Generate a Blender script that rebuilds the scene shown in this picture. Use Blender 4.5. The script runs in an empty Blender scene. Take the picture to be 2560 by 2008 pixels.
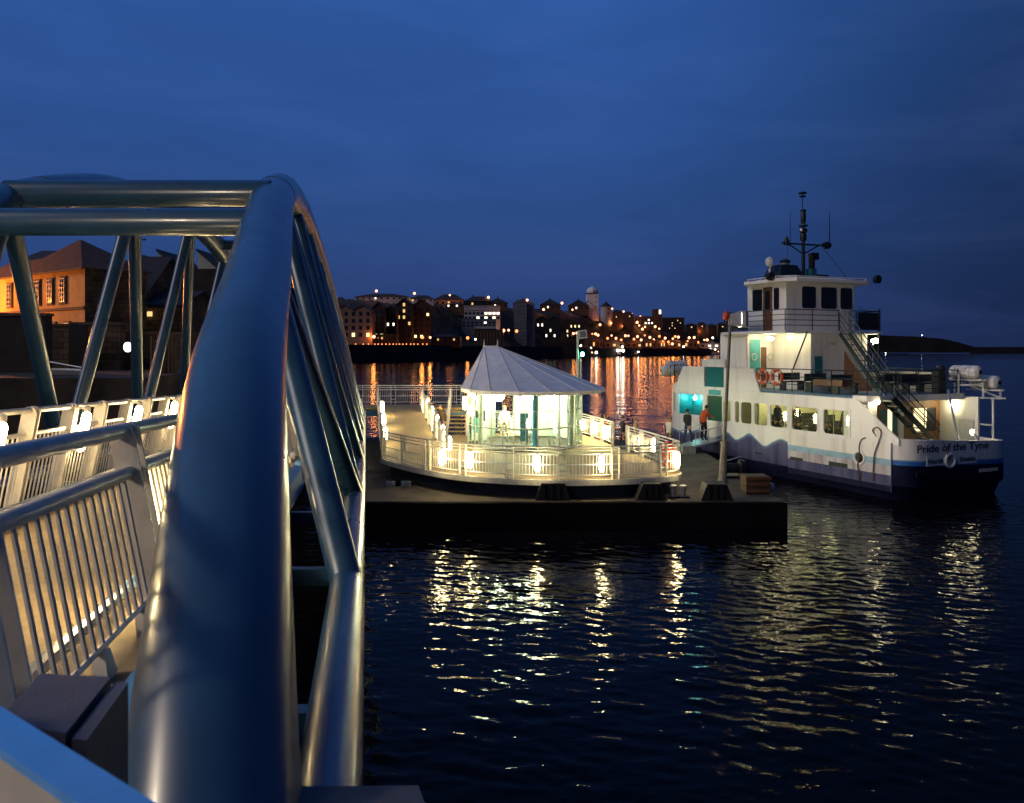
import bpy, math, random
import numpy as np
from mathutils import Vector, Matrix
R = math.radians
rnd = random.Random(7)
sc = bpy.context.scene
COL = sc.collection

# ---------------------------------------------------------------- camera, sky, sun, exposure
F = 2000.0            # focal length in photo pixels
HC = 6.0              # camera height above the river
cam = bpy.data.cameras.new('camera')
camo = bpy.data.objects.new('camera', cam)
COL.objects.link(camo)
camo.location = (0, 0, HC)
camo.rotation_euler = (R(90), 0, 0)
cam.sensor_width = 36.0
cam.lens = F / 2560 * 36.0
cam.shift_y = -126 / 2560
cam.clip_start = 0.05
cam.clip_end = 60000
sc.camera = camo
cam.dof.use_dof = True; cam.dof.focus_distance = 32; cam.dof.aperture_fstop = 6.3

world = bpy.data.worlds.new('World')
sc.world = world
world.use_nodes = True
wn, wl = world.node_tree.nodes, world.node_tree.links
bg = wn['Background']
sky = wn.new('ShaderNodeTexSky'); sky.sky_type = 'NISHITA'; sky.sun_disc = False
sky.sun_elevation = R(-4); sky.sun_rotation = R(-110)
wtc = wn.new('ShaderNodeTexCoord')
sep = wn.new('ShaderNodeSeparateXYZ'); wl.new(wtc.outputs['Generated'], sep.inputs[0])
rz = wn.new('ShaderNodeValToRGB'); wl.new(sep.outputs['Z'], rz.inputs[0])
e = rz.color_ramp.elements
e[0].position = 0.0; e[0].color = (.0235, .044, .155, 1)
e[1].position = 1.0; e[1].color = (.027, .100, .33, 1)
for p, c in ((.1, (.0245, .060, .198, 1)), (.25, (.026, .083, .285, 1)), (.42, (.029, .100, .352, 1))):
    k = e.new(p); k.color = c
mrx = wn.new('ShaderNodeMapRange'); wl.new(sep.outputs['X'], mrx.inputs[0])
mrx.inputs[1].default_value = .1; mrx.inputs[2].default_value = .60; mrx.inputs[3].default_value = 1.02; mrx.inputs[4].default_value = .42
mrx.interpolation_type = 'SMOOTHSTEP'
cmap = wn.new('ShaderNodeMapping'); wl.new(wtc.outputs['Generated'], cmap.inputs[0]); cmap.inputs['Scale'].default_value = (1.6, 1.6, 7.0)
cn = wn.new('ShaderNodeTexNoise'); wl.new(cmap.outputs[0], cn.inputs['Vector'])
cn.inputs['Scale'].default_value = 1.9; cn.inputs['Detail'].default_value = 6; cn.inputs['Roughness'].default_value = .58; cn.inputs['Distortion'].default_value = .5
mrc = wn.new('ShaderNodeMapRange'); wl.new(cn.outputs['Fac'], mrc.inputs[0])
mrc.inputs[1].default_value = .35; mrc.inputs[2].default_value = .72; mrc.inputs[3].default_value = .90; mrc.inputs[4].default_value = 1.11
mry = wn.new('ShaderNodeMapRange'); wl.new(sep.outputs['Y'], mry.inputs[0])   # the twilight glow lies ahead; the sky behind is darker
mry.inputs[1].default_value = -.5; mry.inputs[2].default_value = .55; mry.inputs[3].default_value = .42; mry.inputs[4].default_value = 1.0
mxy = wn.new('ShaderNodeMath'); mxy.operation = 'MULTIPLY'; wl.new(mrx.outputs[0], mxy.inputs[0]); wl.new(mry.outputs[0], mxy.inputs[1])
mm = wn.new('ShaderNodeMath'); mm.operation = 'MULTIPLY'; wl.new(mxy.outputs[0], mm.inputs[0]); wl.new(mrc.outputs[0], mm.inputs[1])
sc1 = wn.new('ShaderNodeVectorMath'); sc1.operation = 'SCALE'; wl.new(rz.outputs[0], sc1.inputs[0]); wl.new(mm.outputs[0], sc1.inputs['Scale'])
# greyish-mauve veil where the thin cloud lies
veil = wn.new('ShaderNodeMapRange'); wl.new(cn.outputs['Fac'], veil.inputs[0])
veil.inputs[1].default_value = .5; veil.inputs[2].default_value = .75; veil.inputs[3].default_value = 0; veil.inputs[4].default_value = .22
vm = wn.new('ShaderNodeMix'); vm.data_type = 'RGBA'; wl.new(veil.outputs[0], vm.inputs['Factor']); wl.new(sc1.outputs[0], vm.inputs['A'])
vm.inputs['B'].default_value = (.045, .075, .20, 1)
sc2 = wn.new('ShaderNodeVectorMath'); sc2.operation = 'SCALE'; wl.new(sky.outputs[0], sc2.inputs[0]); sc2.inputs['Scale'].default_value = .02
add = wn.new('ShaderNodeVectorMath'); add.operation = 'ADD'; wl.new(vm.outputs['Result'], add.inputs[0]); wl.new(sc2.outputs[0], add.inputs[1])
wl.new(add.outputs[0], bg.inputs[0]); bg.inputs[1].default_value = 1.0

sun = bpy.data.lights.new('sun', 'SUN'); sun.energy = .85; sun.angle = R(30); sun.color = (1, .90, .82)
suno = bpy.data.objects.new('sun', sun); COL.objects.link(suno); suno.rotation_euler = (R(58), 0, R(-66))   # added soft fill in place of a moon, behind the photographer's left

vs = sc.view_settings
vs.view_transform = 'Standard'; vs.look = 'None'; vs.exposure = 0; vs.gamma = 1; vs.use_curve_mapping = False
sc.render.engine = 'CYCLES'
cy = sc.cycles
cy.use_denoising = True
cy.max_bounces = 6; cy.diffuse_bounces = 3; cy.glossy_bounces = 4; cy.transparent_max_bounces = 12; cy.transmission_bounces = 4
cy.sample_clamp_indirect = 6; cy.caustics_reflective = False; cy.caustics_refractive = False
cy.use_light_tree = True

def W(px, py, D):
    "point seen at photo pixel (px,py) at distance D in front of the camera"
    return Vector(((px - 1280) / F * D, D, HC - (py - 878) / F * D))

# ---------------------------------------------------------------- materials
M = {}
def base_mat(name):
    m = bpy.data.materials.new(name); m.use_nodes = True
    return m, m.node_tree.nodes, m.node_tree.links, m.node_tree.nodes['Principled BSDF']
def pm(name, col, rough=.5, metal=0, var=.18, scale=3.0, bump=0, bscale=25, spec=.5, stretch=(1, 1, 1), coat=0, col2=None, lo=.4, hi=.65):
    "painted / stone / steel surface with a noise-driven variation of colour and gloss"
    m, n, l, b = base_mat(name)
    tc = n.new('ShaderNodeTexCoord'); mp = n.new('ShaderNodeMapping'); mp.inputs['Scale'].default_value = stretch
    l.new(tc.outputs['Object'], mp.inputs[0])
    no = n.new('ShaderNodeTexNoise'); no.inputs['Scale'].default_value = scale; no.inputs['Detail'].default_value = 6; no.inputs['Roughness'].default_value = .62
    l.new(mp.outputs[0], no.inputs['Vector'])
    mr = n.new('ShaderNodeMapRange'); mr.inputs[1].default_value = lo; mr.inputs[2].default_value = hi; l.new(no.outputs['Fac'], mr.inputs[0])
    mx = n.new('ShaderNodeMix'); mx.data_type = 'RGBA'
    mx.inputs['A'].default_value = (*col, 1)
    c2 = col2 if col2 else tuple(max(0, c * (1 - var * 2)) for c in col)
    mx.inputs['B'].default_value = (*c2, 1)
    l.new(mr.outputs[0], mx.inputs['Factor']); l.new(mx.outputs['Result'], b.inputs['Base Color'])
    rr = n.new('ShaderNodeMapRange'); rr.inputs[3].default_value = max(.03, rough - .08); rr.inputs[4].default_value = min(1, rough + .12)
    l.new(no.outputs['Fac'], rr.inputs[0]); l.new(rr.outputs[0], b.inputs['Roughness'])
    b.inputs['Metallic'].default_value = metal; b.inputs['Specular IOR Level'].default_value = spec
    b.inputs['Coat Weight'].default_value = coat; b.inputs['Coat Roughness'].default_value = .12
    if bump:
        n2 = n.new('ShaderNodeTexNoise'); n2.inputs['Scale'].default_value = bscale; n2.inputs['Detail'].default_value = 5
        l.new(mp.outputs[0], n2.inputs['Vector'])
        bp = n.new('ShaderNodeBump'); bp.inputs['Strength'].default_value = bump; bp.inputs['Distance'].default_value = .02
        l.new(n2.outputs['Fac'], bp.inputs['Height']); l.new(bp.outputs[0], b.inputs['Normal'])
    M[name] = m
    return m
def brick(name, c1, c2, mortar, bw, bh, bump=.4, offs=.5, rough=.9, plane='XZ'):
    m, n, l, b = base_mat(name)
    tc = n.new('ShaderNodeTexCoord'); sp = n.new('ShaderNodeSeparateXYZ'); l.new(tc.outputs['Object'], sp.inputs[0])
    ad = n.new('ShaderNodeMath'); ad.operation = 'ADD'; l.new(sp.outputs['X'], ad.inputs[0]); l.new(sp.outputs['Y'], ad.inputs[1])
    cb = n.new('ShaderNodeCombineXYZ'); l.new(ad.outputs[0], cb.inputs[0]); l.new(sp.outputs['Z'], cb.inputs[1])
    br = n.new('ShaderNodeTexBrick'); l.new(cb.outputs[0], br.inputs['Vector'])
    br.inputs['Color1'].default_value = (*c1, 1); br.inputs['Color2'].default_value = (*c2, 1); br.inputs['Mortar'].default_value = (*mortar, 1)
    br.inputs['Scale'].default_value = 1; br.inputs['Brick Width'].default_value = bw; br.inputs['Row Height'].default_value = bh
    br.inputs['Mortar Size'].default_value = bh * .06; br.offset = offs
    no = n.new('ShaderNodeTexNoise'); no.inputs['Scale'].default_value = 1.3; no.inputs['Detail'].default_value = 8; l.new(tc.outputs['Object'], no.inputs['Vector'])
    mr = n.new('ShaderNodeMapRange'); mr.inputs[1].default_value = .3; mr.inputs[2].default_value = .7; mr.inputs[3].default_value = .5; mr.inputs[4].default_value = 1.25
    l.new(no.outputs['Fac'], mr.inputs[0])
    vm_ = n.new('ShaderNodeVectorMath'); vm_.operation = 'SCALE'; l.new(br.outputs['Color'], vm_.inputs[0]); l.new(mr.outputs[0], vm_.inputs['Scale'])
    l.new(vm_.outputs[0], b.inputs['Base Color']); b.inputs['Roughness'].default_value = rough
    bp = n.new('ShaderNodeBump'); bp.inputs['Strength'].default_value = bump; bp.inputs['Distance'].default_value = .05
    sb = n.new('ShaderNodeMath'); sb.operation = 'SUBTRACT'; l.new(no.outputs['Fac'], sb.inputs[0]); l.new(br.outputs['Fac'], sb.inputs[1])
    l.new(sb.outputs[0], bp.inputs['Height']); l.new(bp.outputs[0], b.inputs['Normal'])
    M[name] = m
    return m
def em(name, col, s):
    m = bpy.data.materials.new(name); m.use_nodes = True
    n, l = m.node_tree.nodes, m.node_tree.links; n.clear()
    o = n.new('ShaderNodeOutputMaterial'); x = n.new('ShaderNodeEmission')
    x.inputs[0].default_value = (*col, 1); x.inputs[1].default_value = s
    l.new(x.outputs[0], o.inputs[0]); M[name] = m
    return m
def glass(name, tint, refl=.10, rough=.03):
    m = bpy.data.materials.new(name); m.use_nodes = True
    n, l = m.node_tree.nodes, m.node_tree.links; n.clear()
    o = n.new('ShaderNodeOutputMaterial'); t = n.new('ShaderNodeBsdfTransparent'); t.inputs[0].default_value = (*tint, 1)
    g = n.new('ShaderNodeBsdfGlossy'); g.inputs['Roughness'].default_value = rough; g.inputs[0].default_value = (.9, 1, .97, 1)
    mx = n.new('ShaderNodeMixShader'); mx.inputs[0].default_value = refl
    lw = n.new('ShaderNodeLayerWeight'); lw.inputs[0].default_value = .5
    pw_ = n.new('ShaderNodeMath'); pw_.operation = 'POWER'; l.new(lw.outputs['Facing'], pw_.inputs[0]); pw_.inputs[1].default_value = 4
    ad = n.new('ShaderNodeMath'); ad.operation = 'MULTIPLY_ADD'; l.new(pw_.outputs[0], ad.inputs[0]); ad.inputs[1].default_value = .45; ad.inputs[2].default_value = refl * .4
    l.new(ad.outputs[0], mx.inputs[0])
    l.new(t.outputs[0], mx.inputs[1]); l.new(g.outputs[0], mx.inputs[2]); l.new(mx.outputs[0], o.inputs[0]); M[name] = m
    return m

pm('bridge_steel', (.020, .062, .130), .28, 0, .14, 1.6, 0, 60, .6, coat=.25)
pm('rail_paint', (.66, .62, .55), .38, 0, .10, 6, .04, 80)
pm('deck_edge_blue', (.10, .33, .62), .5, 0, .1, 6)
pm('deck_tan', (.35, .255, .125), .75, 0, .15, 9, .25, 140)
pm('deck_blue', (.05, .12, .2), .5, 0, .1, 5)
pm('quay_steel', (.05, .055, .07), .55, 0, .15, 5, .1, 40)
pm('sky_blue_top', (.085, .34, .80), .30, 0, .08, 5)  # sky reflection on the handrail put into its top colour
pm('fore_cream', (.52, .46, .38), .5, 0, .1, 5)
pm('cabinet_grey', (.10, .10, .12), .55, 0, .1, 8, .1, 90)
pm('pontoon_dark', (.007, .007, .009), .8, 0, .3, 1.5, .3, 18, .15)
pm('pontoon_deck', (.06, .047, .036), .85, 0, .25, 1.6, .3, 40)
pm('fascia_navy', (.02, .035, .075), .5, 0, .2, 2)
pm('cream_steel', (.68, .66, .60), .40, 0, .1, 5)
pm('galv', (.42, .42, .43), .38, .5, .15, 8)
pm('pole_steel', (.24, .21, .19), .5, .2, .2, 5)
pm('roof_white', (.86, .85, .84), .45, 0, .08, 2.2)
pm('rubber', (.012, .012, .014), .7, 0, .2, 6, .3, 30)
pm('black_paint', (.012, .016, .016), .4, 0, .2, 6)
pm('rail_green', (.010, .030, .028), .4, 0, .1, 6)
pm('ferry_white', (.82, .79, .76), .38, 0, .13, 1.3, .05, 3.5, stretch=(1.6, 1.6, .16), lo=.5, hi=.78, col2=(.60, .55, .51))
pm('hull_mid', (.10, .10, .20), .5, 0, .3, 1.2, stretch=(2, 2, .22), col2=(.04, .045, .12), spec=.2)
pm('wave_blue', (.10, .15, .30), .45, 0, .2, 1.2)
pm('hull_purple', (.10, .10, .20), .5, 0, .3, 1.4, stretch=(2.2, 2.2, .22), col2=(.04, .045, .12), spec=.2)
pm('ferry_navy', (.010, .013, .05), .5, 0, .25, 1.3, stretch=(1.6, 1.6, .25), spec=.12)
pm('ferry_band', (.035, .16, .50), .42, 0, .1, 2)
pm('ferry_pale', (.30, .48, .62), .42, 0, .12, 2)
pm('hull_stain', (.56, .53, .57), .45, 0, .2, 1.2, stretch=(2.2, 2.2, .2), col2=(.30, .24, .27))
pm('ferry_cream', (.62, .58, .44), .5, 0, .1, 2)
pm('teal', (.015, .16, .17), .4, 0, .1, 4)
pm('teal_pale', (.08, .40, .42), .4, 0, .1, 4)
pm('wood', (.28, .13, .045), .5, 0, .2, 5, .1, 40, stretch=(1, 1, 6))
pm('brown_door', (.14, .06, .03), .45, 0, .2, 5)
pm('seat_dark', (.02, .022, .03), .5, 0, .2, 5)
pm('buoy_orange', (.70, .10, .035), .45, 0, .12, 9)
pm('orange_red', (.62, .07, .03), .45, 0, .12, 9)
pm('raft_white', (.68, .67, .64), .4, 0, .1, 8)
pm('rope', (.16, .09, .06), .9, 0, .2, 40, .5, 120)
pm('letter_dark', (.012, .014, .02), .5, 0, .1, 6)
pm('poster_blue', (.12, .42, .66), .35, 0, .2, 5)
pm('dark_glass', (.010, .014, .022), .06, 0, .1, 2, 0, 1, .9)
pm('render_ochre', (.50, .27, .10), .9, 0, .14, 1.0, .2, 30)
pm('white_render', (.48, .46, .44), .9, 0, .12, .8)
pm('white_frame', (.34, .30, .28), .5)
pm('surround_stone', (.13, .075, .05), .9, 0, .2, 4)
pm('timber_pile', (.10, .058, .034), .85, 0, .35, 2.2, .4, 14, stretch=(5, 5, .5))
pm('slate', (.032, .026, .026), .75, 0, .3, 5, .3, 18)
pm('tile_red', (.075, .032, .022), .85, 0, .3, 3, .4, 14)
pm('apron_mud', (.05, .036, .024), .95, 0, .4, .8, .5, 6)
pm('hill_scrub', (.022, .022, .014), .95, 0, .45, .06, .6, .5)
pm('far_quay_stone', (.05, .042, .038), .95, 0, .35, .15, .5, 1)
pm('far_ground', (.16, .13, .10), .95, 0, .3, .1)
pm('headland_dark', (.018, .018, .02), .95, 0, .4, .02)
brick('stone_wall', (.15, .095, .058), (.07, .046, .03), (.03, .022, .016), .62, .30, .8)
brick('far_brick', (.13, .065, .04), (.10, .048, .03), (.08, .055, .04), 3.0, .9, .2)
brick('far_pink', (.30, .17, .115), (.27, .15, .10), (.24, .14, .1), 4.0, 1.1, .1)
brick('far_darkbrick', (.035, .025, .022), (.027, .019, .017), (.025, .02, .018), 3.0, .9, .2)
pm('far_grey', (.13, .16, .20), .8, 0, .15, .12)
pm('far_white', (.40, .39, .41), .8, 0, .12, .15)
pm('tower_white', (.78, .77, .78), .7, 0, .06, .3)
pm('far_tan', (.17, .11, .065), .85, 0, .2, .4)
em('tube_warm', (1.0, .74, .36), 84)
em('tube_stage', (1.0, .80, .40), 85)
em('globe_kiosk', (1.0, .93, .64), 240)
em('ferry_lamp', (1.0, .88, .50), 60)
em('cabin_light', (1.0, .84, .36), 36)
em('teal_light', (.22, 1.0, .95), 130)
em('flood_face', (1.0, .82, .62), 720)
em('green_nav', (.08, 1.0, .42), 90)
em('sodium', (1.0, .40, .19), 5)
em('sodium_deep', (1.0, .26, .08), 3.2)
em('sodium_near', (1.0, .31, .05), 5600)
em('white_lamp', (1.0, .90, .74), 14)
em('window_warm', (1.0, .62, .24), 1.3)
em('window_yellow', (1.0, .84, .42), 1.9)
em('window_white', (1.0, .92, .72), 2.6)
em('sign_white', (.95, 1, 1), 5)
m_, n_, l_, b_ = base_mat('frosted'); M['frosted'] = m_; b_.inputs['Base Color'].default_value = (.62, .74, .58, 1); b_.inputs['Roughness'].default_value = .5; b_.inputs['Transmission Weight'].default_value = .35
glass('pane_clear', (.93, .97, .93), .08)
glass('pane_green', (.86, .96, .91), .10)

# water -------------------------------------------------------
m, n, l, b = base_mat('river_water'); M['river_water'] = m
b.inputs['Base Color'].default_value = (.003, .003, .005, 1); b.inputs['Roughness'].default_value = .045; b.inputs['IOR'].default_value = 1.115
tc = n.new('ShaderNodeTexCoord')
def wnoise(scale, det, sx, sy, dist):
    mp = n.new('ShaderNodeMapping'); mp.inputs['Scale'].default_value = (sx, sy, 1); l.new(tc.outputs['Object'], mp.inputs[0])
    q = n.new('ShaderNodeTexNoise'); q.inputs['Scale'].default_value = scale; q.inputs['Detail'].default_value = det; q.inputs['Roughness'].default_value = .5; q.inputs['Distortion'].default_value = dist
    l.new(mp.outputs[0], q.inputs['Vector']); return q
q3 = wnoise(.11, 2, .7, 1.0, .3); q1 = wnoise(3.4, 3, .7, 1.0, .4); q2 = wnoise(.55, 2, .6, 1.0, .5)
b1 = n.new('ShaderNodeBump'); b1.inputs['Strength'].default_value = 1; b1.inputs['Distance'].default_value = .02; l.new(q1.outputs['Fac'], b1.inputs['Height'])
b2 = n.new('ShaderNodeBump'); b2.inputs['Strength'].default_value = 1; b2.inputs['Distance'].default_value = .06; l.new(q2.outputs['Fac'], b2.inputs['Height'])
b3 = n.new('ShaderNodeBump'); b3.inputs['Strength'].default_value = 1; b3.inputs['Distance'].default_value = .30; l.new(q3.outputs['Fac'], b3.inputs['Height'])
l.new(b1.outputs[0], b2.inputs['Normal']); l.new(b2.outputs[0], b3.inputs['Normal']); l.new(b3.outputs[0], b.inputs['Normal'])

# ---------------------------------------------------------------- mesh helpers
ORG = {}
class MB:
    def __init__(s): s.v = []; s.f = []; s.m = []
    def add(s, vs_, fs, mi=0):
        o = len(s.v); s.v.extend([tuple(p) for p in vs_]); s.f.extend([tuple(i + o for i in f) for f in fs]); s.m.extend([mi] * len(fs)); return s
    def box(s, x0, x1, y0, y1, z0, z1, mi=0):
        return s.add([(x0, y0, z0), (x1, y0, z0), (x1, y1, z0), (x0, y1, z0), (x0, y0, z1), (x1, y0, z1), (x1, y1, z1), (x0, y1, z1)],
                     [(0, 3, 2, 1), (4, 5, 6, 7), (0, 1, 5, 4), (1, 2, 6, 5), (2, 3, 7, 6), (3, 0, 4, 7)], mi)
    def obox(s, c, ax, ay, az, mi=0):
        c, ax, ay, az = Vector(c), Vector(ax), Vector(ay), Vector(az)
        p = [c + i * ax + j * ay + k * az for k in (-1, 1) for (i, j) in ((-1, -1), (1, -1), (1, 1), (-1, 1))]
        return s.add(p, [(0, 3, 2, 1), (4, 5, 6, 7), (0, 1, 5, 4), (1, 2, 6, 5), (2, 3, 7, 6), (3, 0, 4, 7)], mi)
    def bar(s, a, b_, w, h, up=(0, 0, 1), mi=0):
        a, b_ = Vector(a), Vector(b_); d = (b_ - a); L = d.length; d.normalize()
        u = Vector(up); side = d.cross(u)
        if side.length < 1e-4: side = d.cross(Vector((1, 0, 0)))
        side.normalize(); u = side.cross(d).normalized()
        return s.obox((a + b_) / 2, d * L / 2, side * w / 2, u * h / 2, mi)
    def tube(s, pts, r, n=10, mi=0, caps=True):
        pts = [Vector(p) for p in pts]; N = len(pts)
        rs = r if isinstance(r, (list, tuple)) else [r] * N
        t0 = (pts[1] - pts[0]).normalized()
        u = t0.cross(Vector((0, 0, 1)))
        if u.length < 1e-3: u = t0.cross(Vector((1, 0, 0)))
        u.normalize(); vv = []
        for i in range(N):
            t = (pts[min(i + 1, N - 1)] - pts[max(i - 1, 0)]).normalized()
            u = (u - t * u.dot(t)).normalized(); w_ = t.cross(u)
            for k in range(n):
                a = 2 * math.pi * k / n
                vv.append(pts[i] + (u * math.cos(a) + w_ * math.sin(a)) * rs[i])
        ff = [(i * n + k, i * n + (k + 1) % n, (i + 1) * n + (k + 1) % n, (i + 1) * n + k) for i in range(N - 1) for k in range(n)]
        if caps: ff += [tuple(range(n - 1, -1, -1)), tuple((N - 1) * n + k for k in range(n))]
        return s.add(vv, ff, mi)
    def lathe(s, c, prof, n=16, mi=0, axis=(0, 0, 1)):
        c = Vector(c); az = Vector(axis).normalized(); ax = az.orthogonal().normalized(); ay = az.cross(ax); vv = []
        for (r_, z) in prof:
            for k in range(n):
                a = 2 * math.pi * k / n; vv.append(c + ax * r_ * math.cos(a) + ay * r_ * math.sin(a) + az * z)
        N = len(prof)
        ff = [(i * n + k, i * n + (k + 1) % n, (i + 1) * n + (k + 1) % n, (i + 1) * n + k) for i in range(N - 1) for k in range(n)]
        ff += [tuple(range(n - 1, -1, -1)), tuple((N - 1) * n + k for k in range(n))]
        return s.add(vv, ff, mi)
    def ball(s, c, rx, rz=None, n=12, k=8, mi=0):
        rz_ = rz or rx
        pr = [(max(.0005, rx * math.sin(math.pi * i / k)), -rz_ * math.cos(math.pi * i / k)) for i in range(k + 1)]
        return s.lathe(c, pr, n, mi)
    def prism(s, pts, ext, mi=0):
        pts = [Vector(p) for p in pts]; e_ = Vector(ext); N = len(pts)
        return s.add(pts + [p + e_ for p in pts], [tuple(range(N - 1, -1, -1)), tuple(range(N, 2 * N))] + [(i, (i + 1) % N, N + (i + 1) % N, N + i) for i in range(N)], mi)
    def ring(s, outer, inner, ext, mi=0):
        "flat ring between two loops of equal length, extruded"
        N = len(outer); e_ = Vector(ext); o = [Vector(p) for p in outer]; i_ = [Vector(p) for p in inner]
        vv = o + i_ + [p + e_ for p in o] + [p + e_ for p in i_]; ff = []
        for k in range(N):
            j = (k + 1) % N
            ff += [(k, N + k, N + j, j), (2 * N + k, 2 * N + j, 3 * N + j, 3 * N + k), (k, j, 2 * N + j, 2 * N + k), (N + k, 3 * N + k, 3 * N + j, N + j)]
        return s.add(vv, ff, mi)
    def build(s, name, mats, parent=None, origin=None, flat=False):
        if not isinstance(mats, (list, tuple)): mats = [mats]
        v = np.array(s.v, dtype=float)
        if parent is not None: org = ORG.get(parent.name, Vector((0, 0, 0)))
        elif origin is not None: org = Vector(origin)
        else: org = Vector(((v[:, 0].min() + v[:, 0].max()) / 2, (v[:, 1].min() + v[:, 1].max()) / 2, v[:, 2].min()))
        me = bpy.data.meshes.new(name); me.from_pydata((v - np.array(org)).tolist(), [], s.f)
        for q in mats: me.materials.append(M[q])
        if len(mats) > 1: me.polygons.foreach_set('material_index', s.m)
        me.update()
        import bmesh
        bm = bmesh.new(); bm.from_mesh(me); bmesh.ops.recalc_face_normals(bm, faces=bm.faces); bm.to_mesh(me); bm.free()
        if not flat:
            me.polygons.foreach_set('use_smooth', [True] * len(me.polygons)); me.set_sharp_from_angle(angle=R(38))
        o = bpy.data.objects.new(name, me); COL.objects.link(o)
        if parent is not None: o.parent = parent
        else: o.location = org
        ORG[o.name] = org
        return o
def tag(o, label=None, cat=None, group=None, kind=None):
    if label: o['label'] = label
    if cat: o['category'] = cat
    if group: o['group'] = group
    if kind: o['kind'] = kind
    return o
def thing(name, label, cat, loc, group=None):
    o = bpy.data.objects.new(name, None); COL.objects.link(o); o.location = loc; o.empty_display_size = .2
    ORG[o.name] = Vector(loc)
    return tag(o, label, cat, group)
def dup(root, loc, rotz=None, label=None):
    "a thing with copies of its parts and sub-parts (shared meshes)"
    def cp(o, par):
        c = o.copy(); COL.objects.link(c); c.parent = par; ORG[c.name] = ORG.get(o.name, Vector((0, 0, 0)))
        for ch in list(o.children): cp(ch, c)
        return c
    r = cp(root, None); r.location = loc
    if rotz is not None: r.rotation_euler = (0, 0, rotz)
    if label: r['label'] = label
    return r
ORD = 'first second third fourth fifth sixth seventh eighth ninth tenth eleventh twelfth thirteenth fourteenth fifteenth sixteenth seventeenth eighteenth nineteenth twentieth'.split()
for t in ('twenty', 'thirty'):
    ORD += [t + '-' + w for w in ORD[:9]] + (['thirtieth'] if t == 'twenty' else ['fortieth'])
def catmull(xs, ys, x):
    i = int(np.clip(np.searchsorted(xs, x) - 1, 0, len(xs) - 2))
    x0, x1 = xs[i], xs[i + 1]; t = (x - x0) / (x1 - x0)
    m0 = (ys[i + 1] - ys[max(i - 1, 0)]) / (xs[i + 1] - xs[max(i - 1, 0)]) * (x1 - x0)
    m1 = (ys[min(i + 2, len(xs) - 1)] - ys[i]) / (xs[min(i + 2, len(xs) - 1)] - xs[i]) * (x1 - x0)
    return (2 * t ** 3 - 3 * t * t + 1) * ys[i] + (t ** 3 - 2 * t * t + t) * m0 + (-2 * t ** 3 + 3 * t * t) * ys[i + 1] + (t ** 3 - t * t) * m1
def rrect(cx, cz, w, h, r, n=4):
    "rounded rectangle outline as (a,b) pairs"
    out = []
    for (sx, sz, a0) in ((1, 1, 0), (-1, 1, 90), (-1, -1, 180), (1, -1, 270)):
        for k in range(n + 1):
            a = R(a0 + 90 * k / n); out.append((cx + sx * (w / 2 - r) + r * math.cos(a), cz + sz * (h / 2 - r) + r * math.sin(a)))
    return out

# ---------------------------------------------------------------- river
def grid_axis(fine0, fine1, step, lo, hi, g):
    a = list(np.arange(fine0, fine1, step)); s_ = step
    while a[-1] < hi: s_ *= g; a.append(a[-1] + s_)
    s_ = step; b_ = []; x = fine0
    while x > lo: s_ *= g; x -= s_; b_.append(x)
    return np.array(b_[::-1] + a)
gx = grid_axis(-7.5, 21, .068, -30000, 30000, 1.12); gy = grid_axis(9.5, 36, .058, -60, 45000, 1.05)
X, Y = np.meshgrid(gx, gy)
wr = np.random.RandomState(5); Z = np.zeros_like(X)
for k in range(34):
    lam = (.25 * (1.075 ** (k % 17)) if k < 30 else 2.2 + .8 * (k - 30)) * wr.uniform(.9, 1.1); th = wr.normal(1.45, .62); ph = wr.uniform(0, 6.28)
    kk = 2 * math.pi / lam; Z += (.0040 if k < 30 else .0016) * lam ** .95 * np.sin(kk * (X * math.cos(th) + Y * math.sin(th)) + ph + .6 * np.sin(X * .35 + k) )
patch = .72 + .38 * np.sin(X * .42 + .9 * np.sin(Y * .31)) * np.sin(Y * .5 + .5 * np.sin(X * .27))
fade = np.clip((75 - Y) / 30, 0, 1) * np.clip((34 - X) / 10, 0, 1) * np.clip((X + 7.5) / 3, 0, 1)
Z *= patch * fade
ny, nx = X.shape
me = bpy.data.meshes.new('water')
me.vertices.add(nx * ny); me.vertices.foreach_set('co', np.stack([X, Y, Z], -1).astype(np.float32).ravel())
ii = (np.arange(ny - 1)[:, None] * nx + np.arange(nx - 1)[None, :]).ravel()
quads = np.stack([ii, ii + 1, ii + 1 + nx, ii + nx], -1).astype(np.int32)
me.loops.add(quads.size); me.loops.foreach_set('vertex_index', quads.ravel())
me.polygons.add(len(quads)); me.polygons.foreach_set('loop_start', np.arange(0, quads.size, 4, dtype=np.int32))
me.polygons.foreach_set('use_smooth', np.ones(len(quads), dtype=bool))
me.materials.append(M['river_water']); me.update(calc_edges=True); me.validate()
water = bpy.data.objects.new('water', me); COL.objects.link(water); tag(water, 'dark rippled river with broken lamp reflections', 'water', kind='structure')

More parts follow.
